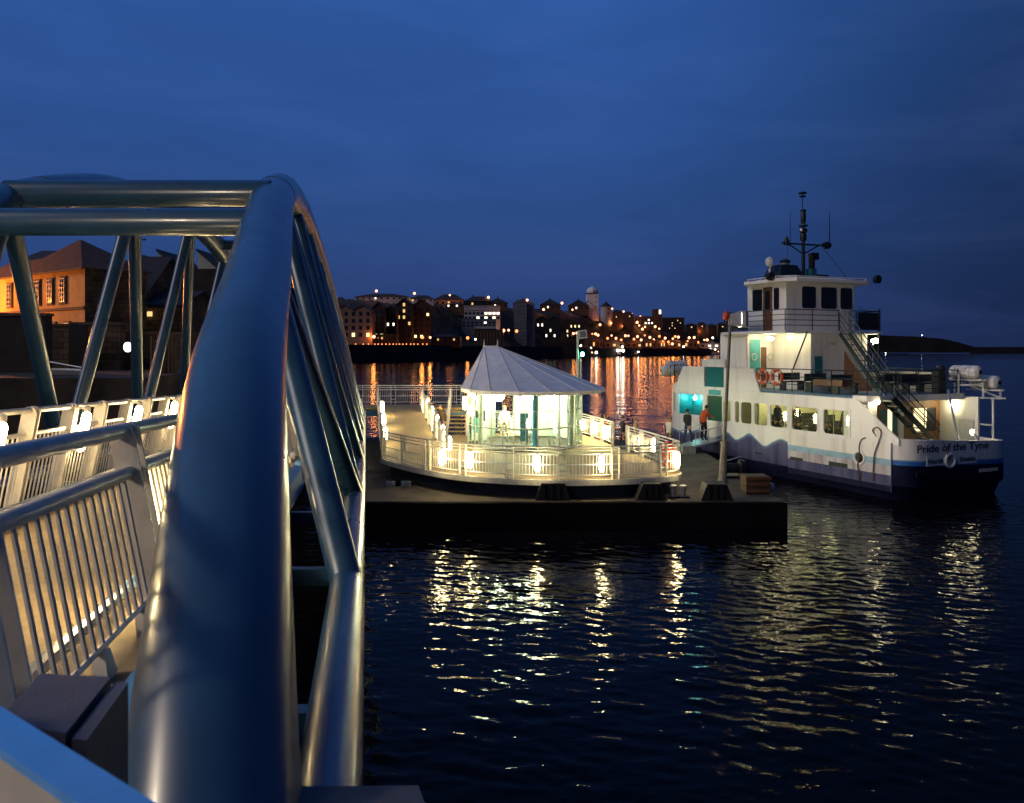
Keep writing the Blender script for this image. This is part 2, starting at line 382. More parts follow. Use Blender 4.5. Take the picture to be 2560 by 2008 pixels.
# ---------------------------------------------------------------- railing with posts, picket panels and lamps
class Path:
    def __init__(s, pts):
        s.p = [Vector(q) for q in pts]; s.c = [0]
        for a, b_ in zip(s.p, s.p[1:]): s.c.append(s.c[-1] + (b_ - a).length)
        s.L = s.c[-1]
    def at(s, d):
        d = min(max(d, 0), s.L - 1e-6); i = max(0, int(np.searchsorted(s.c, d, 'right')) - 1); i = min(i, len(s.p) - 2)
        t = (d - s.c[i]) / (s.c[i + 1] - s.c[i]); a, b_ = s.p[i], s.p[i + 1]
        T = (b_ - a); T.z = 0; T.normalize()
        return a.lerp(b_, t), T
def railing(parent, path, posts, lamps, side, lampmat, hr=.032, pr=.009, ps=.11, pw=.13, pgap=.12, lr=.06, ll=.5, lz=.62, bracket=True, mat='rail_paint', top=1.10, mid=.86, n=8, lampside=None, pickets=True, midr=.022, lean=0, loff=.11, extra=()):
    "side = +1 when the walkway lies to the right of the path direction"
    up = Vector((lean, 0, 1)); N = max(2, int(path.L / .4)); ds = [path.L * i / N for i in range(N + 1)]
    m = MB()
    for h, r_ in ((top, hr), (mid, midr), (.14, .016), *extra):
        m.tube([path.at(d)[0] + up * h for d in ds], r_, n)
    if bracket:
        d = .3
        while d < path.L - .2:
            p, T = path.at(d); s_ = T.cross(up)
            m.prism([p - T * .08 + s_ * .03, p + T * .08 + s_ * .03, p + T * .035 + s_ * .03 + up * .13, p - T * .035 + s_ * .03 + up * .13], s_ * -.06); d += .72
    rail = m.build('railing', mat, parent)
    for d in posts:
        p, T = path.at(d); s_ = T.cross(up); m = MB()
        for o in (-pgap / 2, pgap / 2):
            prof = [(-pw / 2, -.02), (pw / 2, -.02), (pw / 2, top - .02)] + [(pw / 2 * math.cos(R(a)), top - .02 + pw / 2 * math.sin(R(a)) * .9) for a in (30, 60, 90, 120, 150)] + [(-pw / 2, top - .02)]
            m.prism([p + T * (o - .011) + s_ * a + up * b_ for a, b_ in prof], T * .022)
        for o in (.3, .86): m.tube([p - T * pgap * .55 + up * o, p + T * pgap * .55 + up * o], .018, 6)
        m.build('post', mat, rail)
    if pickets:
        cuts = [0] + [d for d in posts if .3 < d < path.L - .3] + [path.L]
        for a, b_ in zip(cuts, cuts[1:]):
            m = MB(); d = a + pgap / 2 + ps * .7
            while d < b_ - pgap / 2 - ps * .4:
                p, T = path.at(d); m.tube([p + up * .14, p + up * mid], pr, 5, caps=False); d += ps
            if m.v: m.build('picket_panel', mat, rail)
    for d in lamps:
        p, T = path.at(d); s_ = T.cross(up) * (side if lampside is None else lampside); c = p + s_ * (loff + lr); m = MB()
        pr_ = [(.001, -ll / 2 - lr * .9), (lr * .6, -ll / 2 - lr * .6), (lr, -ll / 2), (lr * 1.06, 0), (lr, ll / 2), (lr * .6, ll / 2 + lr * .6), (.001, ll / 2 + lr * .9)]
        m.lathe(c + up * lz, pr_, 10, 0, axis=up)
        m.lathe(c + up * (lz + ll / 2 + lr * .8), [(lr * .7, 0), (lr * .75, .05), (lr * .2, .07)], 10, 1)
        m.bar(c + up * (lz + ll / 2 + lr * .8 + .03), p + up * (lz + ll / 2 + lr * .8 + .03), .03, .02, mi=1)
        m.bar(c - s_ * lr * .9 + up * (lz - ll * .35), p + up * (lz - ll * .35), .03, .02, mi=1)
        m.build('rail_lamp', [lampmat, mat], rail)
    return rail

# ---------------------------------------------------------------- the gangway bridge
AX = [2.5, 3.05, 4.25, 5.15, 7.4, 9.3, 11, 13, 15, 19, 23, 27, 32, 36, 40, 44]
AZ = [-1.72, -1.35, -.64, -.16, .65, 1.38, 2.02, 2.58, 2.97, 3.38, 3.48, 3.2, 2.4, 1.15, -.6, -3.1]
az = lambda D: catmull(AX, AZ, D)
zb = lambda D: -1.72 - .037 * (D - 3)
zd = lambda D: -1.50 - .036 * (D - 2.7)
RT = lambda D: Vector((-.82 - .19 * D - .2 * az(D), D, HC + az(D)))
LT = lambda D: Vector((-5.20 - .19 * D + .2 * az(D), D, HC + az(D)))
RB = lambda D: Vector((-.47 - .19 * D - .2 * zb(D), D, HC + zb(D)))
LB = lambda D: Vector((-5.07 - .19 * D + .2 * zb(D), D, HC + zb(D)))
DK = lambda a, D, h=0: Vector((a - .19 * D, D, HC + zd(D) + h))
bridge = thing('gangway_bridge', 'blue steel tube gangway bridge with arched trusses leading to the landing stage', 'footbridge', (-3, 2.6, 4.4))
Ds = [2.5 + (44 - 2.5) * i / 90 for i in range(91)]
for fn in (RT, LT):
    ch = MB().tube([fn(d) for d in Ds], .30, 40).build('top_chord', 'bridge_steel', bridge)
    for d in (11.9, 18.6, 26.2, 33.0): MB().tube([fn(d - .012), fn(d + .012)], .3045, 40).build('weld_seam', 'quay_steel', ch)
for fn in (RB, LB):
    MB().tube([fn(2.7 + (44.3 - 2.7) * i / 20) for i in range(21)], .135, 24).build('bottom_chord', 'bridge_steel', bridge)
def strut(a, b_, r_):
    m = MB(); m.tube([a, b_], r_, 20)
    m.build('strut', 'bridge_steel', bridge)
Tl = [5.6, 10.9, 16.2, 21.3, 26.8, 32, 37, 40.5]; Bl = [9.6, 14.8, 20, 25.2, 30.4, 35.6, 40.6]
strut(LB(4.4), LT(5.6), .13)
for i, b_ in enumerate(Bl):
    strut(LB(b_), LT(Tl[i]), .125); strut(LB(b_), LT(Tl[i + 1]), .125)
Tr = [4.6, 8.6, 13.2, 17.8, 22.4, 27, 31.6, 36.2, 40.4]; Br = [6.3, 10.9, 15.5, 20.1, 24.7, 29.3, 33.9, 38.4]
for i, b_ in enumerate(Br):
    if i: strut(RB(b_), RT(Tr[i]), .125)
    strut(RB(b_), RT(Tr[i + 1]), .13)
for d, z_, r_, xl in ((9.6, 1.55, .165, 0), (10.9, 2.15, .18, 0), (19, 3.3, .15, 0), (25, 3.32, .15, 0), (31, 2.6, .15, 0), (37, .78, .15, 0)):
    a, b_ = LT(d), RT(d); MB().tube([(a.x + xl, d, HC + z_), (b_.x, d, HC + z_)], r_, 28).build('cross_beam', 'bridge_steel', bridge)
m = MB()
for i in range(40):
    d0, d1 = 2.6 + 41.6 * i / 40, 2.6 + 41.6 * (i + 1) / 40
    m.prism([DK(-3.62, d0), DK(-1.06, d0), DK(-1.06, d0, -.1), DK(-3.62, d0, -.1)], DK(-3.62, d1) - DK(-3.62, d0))
m.build('deck', 'deck_tan', bridge)
for a in (-3.78, -1.055):
    m = MB(); m.prism([DK(a, 2.62, .05), DK(a + .16, 2.62, .05), DK(a + .16, 2.62, -.28), DK(a, 2.62, -.28)], DK(a, 44.1) - DK(a, 2.62)); m.build('deck_edge', 'deck_edge_blue', bridge)
m = MB()
for a, h in ((-3.30, .18), (-3.24, .07), (-1.42, .13)):
    m.tube([DK(a, 2.8, h), DK(a, 44, h)], .04, 8)
m.build('service_pipe', 'bridge_steel', bridge)
for i in range(14):
    d = 4 + i * 3; MB().bar(RB(d) + Vector((0, 0, -.1)), LB(d) + Vector((0, 0, -.1)), .10, .14).build('floor_beam', 'bridge_steel', bridge)
def line_path(a, d0, d1, k=30): return Path([DK(a, d0 + (d1 - d0) * i / k) for i in range(k + 1)])
pl = line_path(-3.50, 2.8, 44); sl = pl.L / (44 - 2.8)
dl = [(8.0 + 1.09 * k - 2.8) * sl for k in range(-4, 33)]
railing(bridge, pl, [d for d in dl if d > .1], [dl[k] + .05 for k in range(1, 37, 2)], +1, 'tube_warm', hr=.030, lr=.05, ll=.38, lz=.84, pgap=.10, n=10, lean=.2)
pr_ = line_path(-1.19, 2.75, 44); dr = [(2.80 + 1.98 * k - 2.75) * sl for k in range(21)]
railing(bridge, pr_, dr, [dr[k] + .19 for k in (1, 3, 5, 7, 9, 11, 13, 15, 17, 19)], -1, 'tube_warm', hr=.046, pr=.0115, ps=.115, lr=.05, ll=.42, lz=.5, pw=.135, pgap=.13, n=14, midr=.04, lean=-.2, loff=.03)

# ---------------------------------------------------------------- quay in the foreground
m = MB(); m.prism([(-14, 2.55, 4.47), (-.33, 2.82, 4.47), (-.30, 2.72, 4.47), (2.5, -.5, 4.47), (2.5, -8, 4.47), (-14, -8, 4.47)], (0, 0, -5.5))
tag(m.build('quay', 'quay_steel'), 'dark steel edged quay at the head of the bridge', 'quay', kind='structure')
hb = thing('quay_handrail', 'box section handrail with top tinted sky blue crossing the bottom left corner', 'handrail', (-.6, 1.0, 4.5))
a, b_ = Vector((-1.62, 1.76, 5.433)), Vector((-.05, .60, 5.433)); d = (b_ - a).normalized(); s_ = d.cross(Vector((0, 0, 1)))
def skin(off, w, h, z): 
    q = MB(); c = (a + b_) / 2 + s_ * off + Vector((0, 0, z)); q.obox(c, d * (b_ - a).length / 2, s_ * w / 2, Vector((0, 0, h / 2))); return q
skin(0, .052, .012, .0605).build('top_rail', 'sky_blue_top', hb)
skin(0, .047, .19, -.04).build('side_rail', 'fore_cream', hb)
m = MB()
for t in (.04, .94): p = a.lerp(b_, t); m.box(p.x - .03, p.x + .03, p.y - .03, p.y + .03, 4.47, 5.31)
m.build('post', 'fore_cream', hb)
ql = thing('quay_lamp', 'warm street lamp on the quay lighting the near railing from outside the left edge', 'street lamp', (-7.2, 1.9, 4.47)); m = MB(); m.tube([(-7.2, 1.9, 4.47), (-7.2, 1.9, 8.3)], .07, 10); m.build('pole', 'galv', ql); MB().ball((-7.2, 1.9, 8.4), .16, .18, 12, 8).build('lantern', 'white_lamp', ql)
li_ = bpy.data.lights.new('lamp_light', 'POINT'); li_.energy = 760; li_.color = (1, .80, .58); li_.shadow_soft_size = .2; lo_ = bpy.data.objects.new('lamp_light', li_); COL.objects.link(lo_); lo_.parent = ql; lo_.location = (.25, .25, 3.75)
cb = thing('control_cabinet', 'dark grey metal cabinet standing behind the blue handrail', 'cabinet', (-1.06, 1.82, 4.47))
def quadbox(pts, z0, z1): return MB().prism([(x, y, z0) for x, y in pts], (0, 0, z1 - z0))
quadbox([(-1.17, 1.985), (-.985, 1.965), (-.935, 1.675), (-1.115, 1.73)], 4.47, 5.20).build('body', 'cabinet_grey', cb)
quadbox([(-.972, 1.96), (-.938, 1.955), (-.885, 1.665), (-.92, 1.672)], 4.47, 5.19).build('door', 'cabinet_grey', cb)

# ---------------------------------------------------------------- landing stage
stage = thing('landing_stage', 'floating landing stage with curved lamp lit railings and a sloping ramp', 'landing stage', (1.5, 36, 0))
UP = Vector((0, 0, 1))
MB().prism([(-6.4, 27.0, -.6), (9.3, 27.0, -.6), (10.05, 46, -.6), (-13, 47.5, -.6), (-13, 42.5, -.6), (-6.4, 35, -.6)], (0, 0, 1.47)).build('pontoon_hull', 'pontoon_dark', stage)
MB().prism([(-6.3, 27.1, .874), (9.2, 27.1, .874), (9.9, 45.9, .874), (-12.9, 47.4, .874), (-12.9, 42.6, .874), (-6.3, 35.1, .874)], (0, 0, .03)).build('pontoon_deck', 'pontoon_deck', stage)
ctrl = [(-5.36, 33.0), (-4.44, 31.5), (-3.4, 30.1), (-2.1, 28.75), (-.63, 27.95), (1.0, 27.5), (2.36, 27.45), (3.64, 27.65), (4.9, 28.0), (5.75, 28.45), (6.10, 29.1), (6.0, 30.0)]
cs = np.arange(len(ctrl)); fx = [c_[0] for c_ in ctrl]; fy = [c_[1] for c_ in ctrl]
front = [(catmull(cs, fx, t), catmull(cs, fy, t)) for t in np.linspace(0, len(ctrl) - 1, 56)]
rear = [(5.05, 35.2), (4.75, 37.2), (3.8, 42.0), (-2.3, 43.2), (-4.3, 41.0), (-2.6, 31.9)]
def offs(pts, k):
    c_ = Vector((1.5, 35.5)); return [((x - c_.x) * k + c_.x, (y - c_.y) * k + c_.y) for x, y in pts]
ZD = 1.6
MB().prism([(x, y, ZD - .16) for x, y in front + rear], (0, 0, .16)).build('platform_deck', 'deck_tan', stage)
MB().prism([(x, y, .91) for x, y in offs(front + rear, .95)], (0, 0, .52)).build('platform_base', 'fascia_navy', stage)
m = MB()
fo = [Vector((x, y, 0)) for x, y in offs(front, 1.008)]
for p, q in zip(fo, fo[1:]): m.bar(p + UP * (ZD - .11), q + UP * (ZD - .11), .06, .20)
m.build('fascia', 'cream_steel', stage)
# ramp and upper landing
m = MB(); m.prism([(-5.36, 33.0, ZD), (-2.55, 31.4, ZD), (-5.06, 44.05, 2.9), (-7.4, 44.05, 2.9)], (0, 0, -.16)); m.build('ramp', 'deck_tan', stage)
MB().box(-12.6, -2.3, 44.05, 46.5, 2.74, 2.9).build('upper_landing', 'deck_tan', stage)
m = MB(); m.box(-12.7, -2.25, 46.5, 46.6, 2.35, 2.86); m.box(-12.7, -2.25, 43.95, 44.05, 2.42, 2.72); m.build('landing_fascia', 'deck_edge_blue', stage)
m = MB()
for x in (-12, -9, -6.5, -3): m.box(x - .15, x + .15, 44.6, 46.1, .9, 2.74)
m.build('landing_support', 'fascia_navy', stage)
m = MB()
for i in range(7): m.box(-3.35, -2.35, 43.95 - .33 * (i + 1), 43.95 - .33 * i + .04, 2.9 - .185 * (i + 1) - .05, 2.9 - .185 * (i + 1))
st = m.build('stair_treads', 'deck_tan', stage)
m = MB()
for x in (-3.4, -2.33): m.bar((x, 43.95, 2.75), (x, 41.6, 1.5), .04, .28)
m.build('stair_stringer', 'cream_steel', stage)
kw = dict(hr=.03, pr=.008, ps=.12, pw=.09, pgap=.26, lr=.088, ll=.42, lz=.56, bracket=False, mat='cream_steel', n=8, extra=((.98, .018), (.50, .014)))
pf = Path([(x, y, ZD) for x, y in front] + [(5.05, 35.2, ZD)])
# lamps of the front rail, at the places they have along it
def s_at(px):
    best = min(np.linspace(0, pf.L, 800), key=lambda d: abs(1280 + F * pf.at(d)[0].x / pf.at(d)[0].y - px) + (80 if pf.at(d)[0].y > 29.6 else 0)); return best
fl = [s_at(1115), s_at(1182), s_at(1346), s_at(1500), s_at(1682)]
railing(stage, pf, [.2] + [d for d in np.arange(2.1, pf.L - .4, 1.85)] + [pf.L - .1], fl + [pf.L - 1.3, pf.L - 2.8], +1, 'tube_stage', **kw)
pa = Path([(-5.36, 33.0, ZD), (-7.4, 44.05, 2.9)]); railing(stage, pa, [.1] + list(np.arange(1.6, pa.L, 1.6)), [2.0, 5.2, 8.4], +1, 'tube_stage', **{**kw, 'lr': .08})
pb = Path([(-2.55, 31.6, ZD), (-5.06, 44.05, 2.9)]); railing(stage, pb, [.1] + list(np.arange(1.6, pb.L, 1.6)), [.9, 3.3, 5.7, 8.1, 10.5], +1, 'tube_stage', **{**kw, 'lr': .08})
pc = Path([(-12.6, 46.45, 2.9), (-2.35, 46.45, 2.9), (-2.35, 44.1, 2.9)]); railing(stage, pc, [.1] + list(np.arange(1.9, pc.L, 1.9)), [], +1, 'tube_stage', **kw)
pd_ = Path([(4.7, 37.2, ZD), (3.8, 41.9, ZD), (-2.2, 43.1, ZD)]); railing(stage, pd_, [.1] + list(np.arange(1.7, pd_.L, 1.7)), [.6, 2.6, 4.6, 6.6, 8.6], -1, 'tube_stage', **{**kw, 'lr': .09})
for x in (-3.38, -2.36):
    pe = Path([(x, 41.55, ZD), (x, 43.95, 2.85)]); railing(stage, pe, [.05, 1.4, 2.65], [1.45] if x > -3 else [], +1, 'tube_stage', lampside=1, **{**kw, 'lr': .08})
m = MB()
for px in (985, 1008): p = W(px, 1211, 27.0); m.box(p.x - .25, p.x + .25, 26.95, 27.02, p.z - .06, p.z + .1)
m.build('lit_recess', 'cream_steel', stage)  # pale panels stand for lit recesses, their light given by colour
m = MB()
for px, y in ((1704, 1115),): m.box(8.45, 9.1, 39.6, 40.1, .9, 1.30)
m.build('boarding_step', 'galv', stage)
m = MB(); m.prism([(8.3, 40.1, 1.28), (9.0, 39.7, 1.28), (11.0, 41.6, 1.42), (10.1, 42.6, 1.42)], (0, 0, -.09)); m.bar((8.35, 40.2, 1.95), (10.0, 42.4, 2.1), .04, .04); m.bar((9.05, 39.75, 1.95), (10.9, 41.5, 2.1), .04, .04)
for t in (.05, .5, .95):
    for q0, q1 in (((8.35, 40.2), (10.0, 42.4)), ((9.05, 39.75), (10.9, 41.5))):
        x, y = q0[0] + (q1[0] - q0[0]) * t, q0[1] + (q1[1] - q0[1]) * t; m.box(x - .02, x + .02, y - .02, y + .02, 1.25, 2.02)
gp = m.build('boarding_ramp', 'galv'); tag(gp, 'grey boarding ramp with side rails reaching to the ferry doorway', 'boarding ramp')

# ---------------------------------------------------------------- glazed waiting shelter
sh = thing('waiting_shelter', 'brightly lit glass waiting shelter with a white fan shaped cone roof', 'shelter', (.6, 38, ZD))
NF = 16
def ell(cx, cy_, rx, ry, z, k, n_=NF): a = 2 * math.pi * (k + .5) / n_; return Vector((cx + rx * math.cos(a), cy_ + ry * math.sin(a), z))
ring_e = [ell(.98, 38.5, 3.45, 4.4, 4.25, k) for k in range(NF)]
apL, apR = Vector((-1.36, 39.2, 6.22)), Vector((-.70, 39.0, 6.22))
ap = [apL if p.x < -.9 else apR for p in ring_e]
m = MB()
for k in range(NF):
    j = (k + 1) % NF; dn = Vector((0, 0, -.16))
    if ap[k] is ap[j]: m.add([ap[k], ring_e[k], ring_e[j]], [(0, 1, 2)])
    else: m.add([ap[k], ring_e[k], ring_e[j], ap[j]], [(0, 1, 2, 3)])
    m.add([ring_e[k], ring_e[j], ring_e[j] + dn, ring_e[k] + dn], [(0, 1, 2, 3)])
roof = m.build('roof', 'roof_white', sh, flat=True)
m = MB()
for k in range(NF): m.tube([ap[k], ring_e[k] + Vector((0, 0, .01))], .028, 6)
for p in (apL, apR): m.tube([p + UP * -.02, p + UP * .12, p + UP * .36], [.07, .04, .008], 8)
m.tube([apL, apR], .05, 8)
m.build('roof_rib', 'cream_steel', roof)
m = MB(); m.prism([ell(.98, 38.5, 3.3, 4.25, 4.12, k) for k in range(NF)], (0, 0, .04)); m.build('ceiling', 'cream_steel', sh)
base = [ell(.6, 38, 2.72, 3.1, ZD, k) for k in range(NF)]
m = MB(); m.prism(base, (0, 0, .05)); m.build('floor', 'pontoon_deck', sh)
for k in range(NF):
    j = (k + 1) % NF
    if k in (3, 4): continue                               # open doorway at the back
    a, b_ = base[k], base[j]; t = (b_ - a).normalized() * .03
    MB().prism([a + t + UP * .08, b_ - t + UP * .08, b_ - t + UP * 2.5, a + t + UP * 2.5], Vector((a - Vector((.6, 38, ZD)))).normalized() * .012).build('glass_wall', 'pane_green', sh)
m = MB()
for k in range(NF): m.tube([base[k], base[k] + UP * 2.52], .028, 6)
for h in (.06, 2.5, 1.0, 1.75):
    for k in range(NF):
        if h in (1.0, 1.75) and k in (3, 4): continue
        m.bar(base[k] + UP * h, base[(k + 1) % NF] + UP * h, .03, .05 if h in (.06, 2.5) else .025)
for k in range(NF):
    if k not in (3, 4): q = (base[k] + base[(k + 1) % NF]) / 2; m.tube([q, q + UP * 2.5], .018, 6)
m.build('glazing_frame', 'cream_steel', sh)
for x, y, mt in ((1.05, 36.6, 'poster_blue'), (2.72, 36.9, 'galv'), (-1.45, 36.9, 'cream_steel'), (2.35, 40.2, 'galv'), (-1.4, 40.3, 'cream_steel')):
    MB().lathe((x, y, ZD), [(.17, 0), (.17, .1), (.12, .12), (.12, 2.4), (.17, 2.52)], 16).build('column', mt, sh)
for x, y in ((-.62, 37.4), (.75, 37.0), (1.9, 39.3), (-.9, 39.9)):  # the two rear lamps are added to brighten the interior
    m = MB(); m.lathe((x, y, 3.90), [(.001, -.24), (.16, -.19), (.26, -.05), (.26, .1)], 14, 0); m.lathe((x, y, 4.0), [(.21, 0), (.21, .06), (.1, .12)], 14, 1); m.build('ceiling_lamp', ['globe_kiosk', 'galv'], sh)
for x, y in ((-2.16, 36.6), (-1.9, 39.2)):
    m = MB(); m.lathe((x, y, 3.62), [(.001, -.3), (.09, -.25), (.1, 0), (.09, .25), (.001, .3)], 10, 0); m.bar((x, y, 3.62), (x + .18, y, 3.62), .05, .1, mi=1); m.build('wall_lamp', ['tube_stage', 'galv'], sh)
for k in (1, 2, 3, 5, 6):  # screens added behind the glass to brighten the shelter's interior
    a, b_ = base[k], base[k + 1]; inn = (Vector((.6, 38, ZD)) - a).normalized() * .12
    MB().prism([a + inn + UP * .1, b_ + inn + UP * .1, b_ + inn + UP * 2.2, a + inn + UP * 2.2], inn * .1).build('added_screen', 'frosted', sh)
def bench(x, y, w, rz, label):
    b_ = thing('bench', label, 'bench', (x, y, ZD + .05), 'slatted benches inside the shelter')
    for h, yy in ((.44, -.2), (.44, -.08), (.44, .04)): pass
    m = MB()
    for yy in (-.22, -.1, .02): m.box(x - w / 2, x + w / 2, y + yy - .045, y + yy + .045, ZD + .46, ZD + .50)
    m.build('seat', 'cream_steel', b_)
    m = MB()
    for zz in (.62, .78, .94): m.box(x - w / 2, x + w / 2, y + .1, y + .14, ZD + zz, ZD + zz + .09)
    m.build('backrest', 'cream_steel', b_)
    for xx in (-w * .38, w * .38):
        m = MB(); m.box(x + xx - .03, x + xx + .03, y + .06, y + .10, ZD + .05, ZD + 1.0); m.box(x + xx - .03, x + xx + .03, y - .2, y - .15, ZD + .05, ZD + .46); m.build('leg', 'galv', b_)
bench(.35, 38.6, 1.5, 0, 'front one of the two pale slatted benches inside the glass shelter')
bench(.25, 40.0, 1.9, 0, 'rear one of the two pale slatted benches inside the glass shelter')
m = MB(); m.box(-1.9, -1.2, 38.9, 39.5, ZD + .05, ZD + 1.75); tm = thing('ticket_machine', 'pale ticket machine standing at the left inside the glass shelter', 'ticket machine', (-1.55, 39.2, ZD + .05)); m.build('cabinet', 'cream_steel', tm); MB().box(-1.8, -1.3, 38.88, 38.9, ZD + 1.0, ZD + 1.5).build('screen', 'dark_glass', tm); MB().box(-1.75, -1.5, 38.87, 38.9, ZD + .55, ZD + .8).build('ticket_tray', 'poster_blue', tm)
m = MB()
for k in (0, 7, 8, 9, 10, 11, 12, 13, 14, 15):
    q = (Vector((.6, 38, ZD)) - base[k]) * .06
    m.tube([base[k] + q + UP * .95, base[(k + 1) % NF] + (Vector((.6, 38, ZD)) - base[(k + 1) % NF]) * .06 + UP * .95], .022, 6)
m.build('inner_handrail', 'galv', sh)
m = MB()
for k in range(NF): m.bar(Vector((.6, 38, 4.08)), base[k] + UP * 2.48, .07, .10)
m.build('ceiling_beam', 'cream_steel', sh)
def panel_sign(x, y, w, h, z, mt, label):
    t = thing('information_panel', label, 'sign', (x, y, ZD)); m = MB(); m.box(x - w / 2, x + w / 2, y - .03, y + .03, z, z + h); m.build('board', mt, t)
    m = MB()
    for s_ in (-1, 1): m.tube([(x + s_ * w * .42, y + .05, ZD + .05), (x + s_ * w * .42, y + .05, z + h)], .025, 8)
    m.build('leg', 'galv', t)
panel_sign(.55, 36.0, .36, 1.25, ZD + .35, 'poster_blue', 'narrow light blue information panel behind the shelter glass')
panel_sign(-1.62, 37.7, .4, .7, ZD + .55, 'teal_pale', 'small teal notice panel at the left side of the shelter')
# lifebuoy cabinet on the rail
p, T = pf.at(pf.L - 5.55); s_ = Vector((-T.y, T.x, 0)); c = p + s_ * .16
cab = thing('lifebuoy_cabinet', 'red moulded lifebuoy housing hung on the right railing of the landing stage', 'lifebuoy housing', (c.x, c.y, 2.0))
prof = [(-.36, .12), (.36, .12), (.36, .72)] + [(.36 * math.cos(R(a)), .72 + .34 * math.sin(R(a))) for a in (25, 50, 75, 105, 130, 155)] + [(-.36, .72)]
MB().prism([c + T * a + UP * b_ for a, b_ in prof], s_ * .16).build('housing', 'orange_red', cab)
o_ = [c + s_ * .162 + T * .25 * math.cos(R(a)) + UP * (.62 + .25 * math.sin(R(a))) for a in range(0, 360, 20)]
MB().tube(o_ + [o_[0]], .045, 8).build('rim', 'orange_red', cab)
MB().obox(c + s_ * .175 + UP * .62, T * .03, s_ * .01, UP * .12).build('label_strip', 'cream_steel', cab)

# ---------------------------------------------------------------- things standing on the pontoon
def fender(px0, px1, y0, y1, label):
    D = 27.35; a, b_ = W(px0, y1, D), W(px1, y0, D); w = b_.x - a.x; h = b_.z - .90
    t = thing('mooring_fender', label, 'fender', ((a.x + b_.x) / 2, D, .9), 'black fenders along the pontoon edge')
    m = MB(); m.prism([(a.x - .1, D - .1, .9), (b_.x + .1, D - .1, .9), (b_.x - .12, D - .1, .9 + h), (a.x + .12, D - .1, .9 + h)], (0, .75, 0)); m.build('body', 'rubber', t)
    m = MB()
    for q in (.25, .5, .75): m.box(a.x + w * q - .03, a.x + w * q + .03, D - .14, D - .09, .95, .9 + h - .04)
    m.build('strap', 'pontoon_dark', t)
fender(1345, 1420, 1208, 1250, 'black wedge shaped fender below the brightest rail lamp of the stage')
fender(1598, 1660, 1209, 1250, 'black wedge shaped fender below the right end of the railing')
fender(1758, 1825, 1210, 1252, 'black wedge shaped fender in front of the pole foot')
def bollard(x, y, label):
    t = thing('bollard', label, 'bollard', (x, y, .9)); m = MB()
    for o in (-.17, .17): m.lathe((x + o, y, .9), [(.1, 0), (.09, .34), (.13, .36), (.13, .42), (.06, .44)], 12)
    m.build('posts', 'galv', t); MB().box(x - .38, x + .38, y - .16, y + .16, .9, .94).build('base_plate', 'pontoon_dark', t)
bollard(5.8, 27.9, 'small steel mooring bollard between two black fenders')
wi = thing('mooring_winch', 'dark mooring winch on the pontoon close to the ferry side', 'winch', (8.9, 32.3, .9))
m = MB(); m.lathe((8.55, 32.3, 1.28), [(.34, 0), (.34, .05), (.2, .07), (.2, .6), (.34, .62), (.34, .68)], 18, axis=(1, 0, 0)); m.build('drum', 'rubber', wi)
m = MB(); m.box(8.4, 9.35, 31.95, 32.65, .9, 1.0); m.box(8.44, 8.5, 32.0, 32.6, 1.0, 1.6); m.box(9.28, 9.34, 32.0, 32.6, 1.0, 1.6); m.build('frame', 'black_paint', wi)
MB().tube([(8.6, 32.0, 1.62), (9.2, 32.0, 1.78)], .03, 8).build('handle', 'galv', wi)
cr = thing('timber_crate', 'brown timber crate at the right edge of the pontoon', 'crate', (8.8, 28.9, .9))
MB().box(8.35, 9.2, 28.5, 29.3, .93, 1.52).build('body', 'timber_pile', cr)
m = MB()
for z_ in (1.0, 1.24, 1.46): m.box(8.31, 9.24, 28.46, 28.5, z_ - .05, z_ + .05)
m.build('batten', 'brown_door', cr)
bu = thing('fender_buoy', 'small pale round fender buoy hanging beside the timber crate', 'buoy', (9.36, 29.0, .9)); MB().ball((9.36, 29.0, 1.06), .15, .18, 14, 10).build('ball', 'raft_white', bu); MB().tube([(9.36, 29.0, 1.2), (9.25, 29.0, 1.5)], .02, 6).build('rope', 'rope', bu)

# floodlight pole
D0 = 31.0; b0 = W(1806, 1207, D0); t0 = W(1826, 800, D0)
po = thing('floodlight_pole', 'tall steel pole leaning slightly with a floodlight at its top in front of the ferry', 'light pole', (b0.x, D0, .9))
mid_ = b0.lerp(t0, .24)
m = MB(); m.tube([b0, b0 + Vector((0, 0, .05)), b0 + Vector((.0, 0, .25)), mid_], [.20, .20, .135, .125], 16); m.tube([mid_, mid_ + Vector((0, 0, .1))], [.155, .155], 16); m.tube([mid_ + Vector((0, 0, .1)), t0], [.068, .055], 14); m.build('shaft', 'pole_steel', po)
m = MB(); c = t0 + Vector((.28, .1, .03))
m.prism([t0 + Vector((.02, -.14, .22)), t0 + Vector((.40, -.14, .34)), t0 + Vector((.40, -.14, -.26)), t0 + Vector((-.02, -.14, -.18))], (0, .4, 0)); m.build('floodlight', 'raft_white', po)
m = MB(); m.obox(t0 + Vector((.415, .06, .02)), (0, .18, 0), (0, 0, .24), (.006, 0, 0)); m.build('flood_glass', 'flood_face', po)
m = MB()
for dy in (-.15, .27): m.box(t0.x + .40, t0.x + .56, D0 + dy - .008, D0 + dy + .008, t0.z - .27, t0.z + .34)
m.box(t0.x + .40, t0.x + .56, D0 - .15, D0 + .27, t0.z + .335, t0.z + .35); m.box(t0.x + .41, t0.x + .74, D0 - .15, D0 + .27, t0.z - .285, t0.z - .27); m.build('added_hood', 'raft_white', po)  # plates added to hide the glare and keep light off deck and hull
MB().ball(t0 + Vector((-.16, 0, .16)), .14, .19, 12, 8).build('beacon', 'buoy_orange', po)
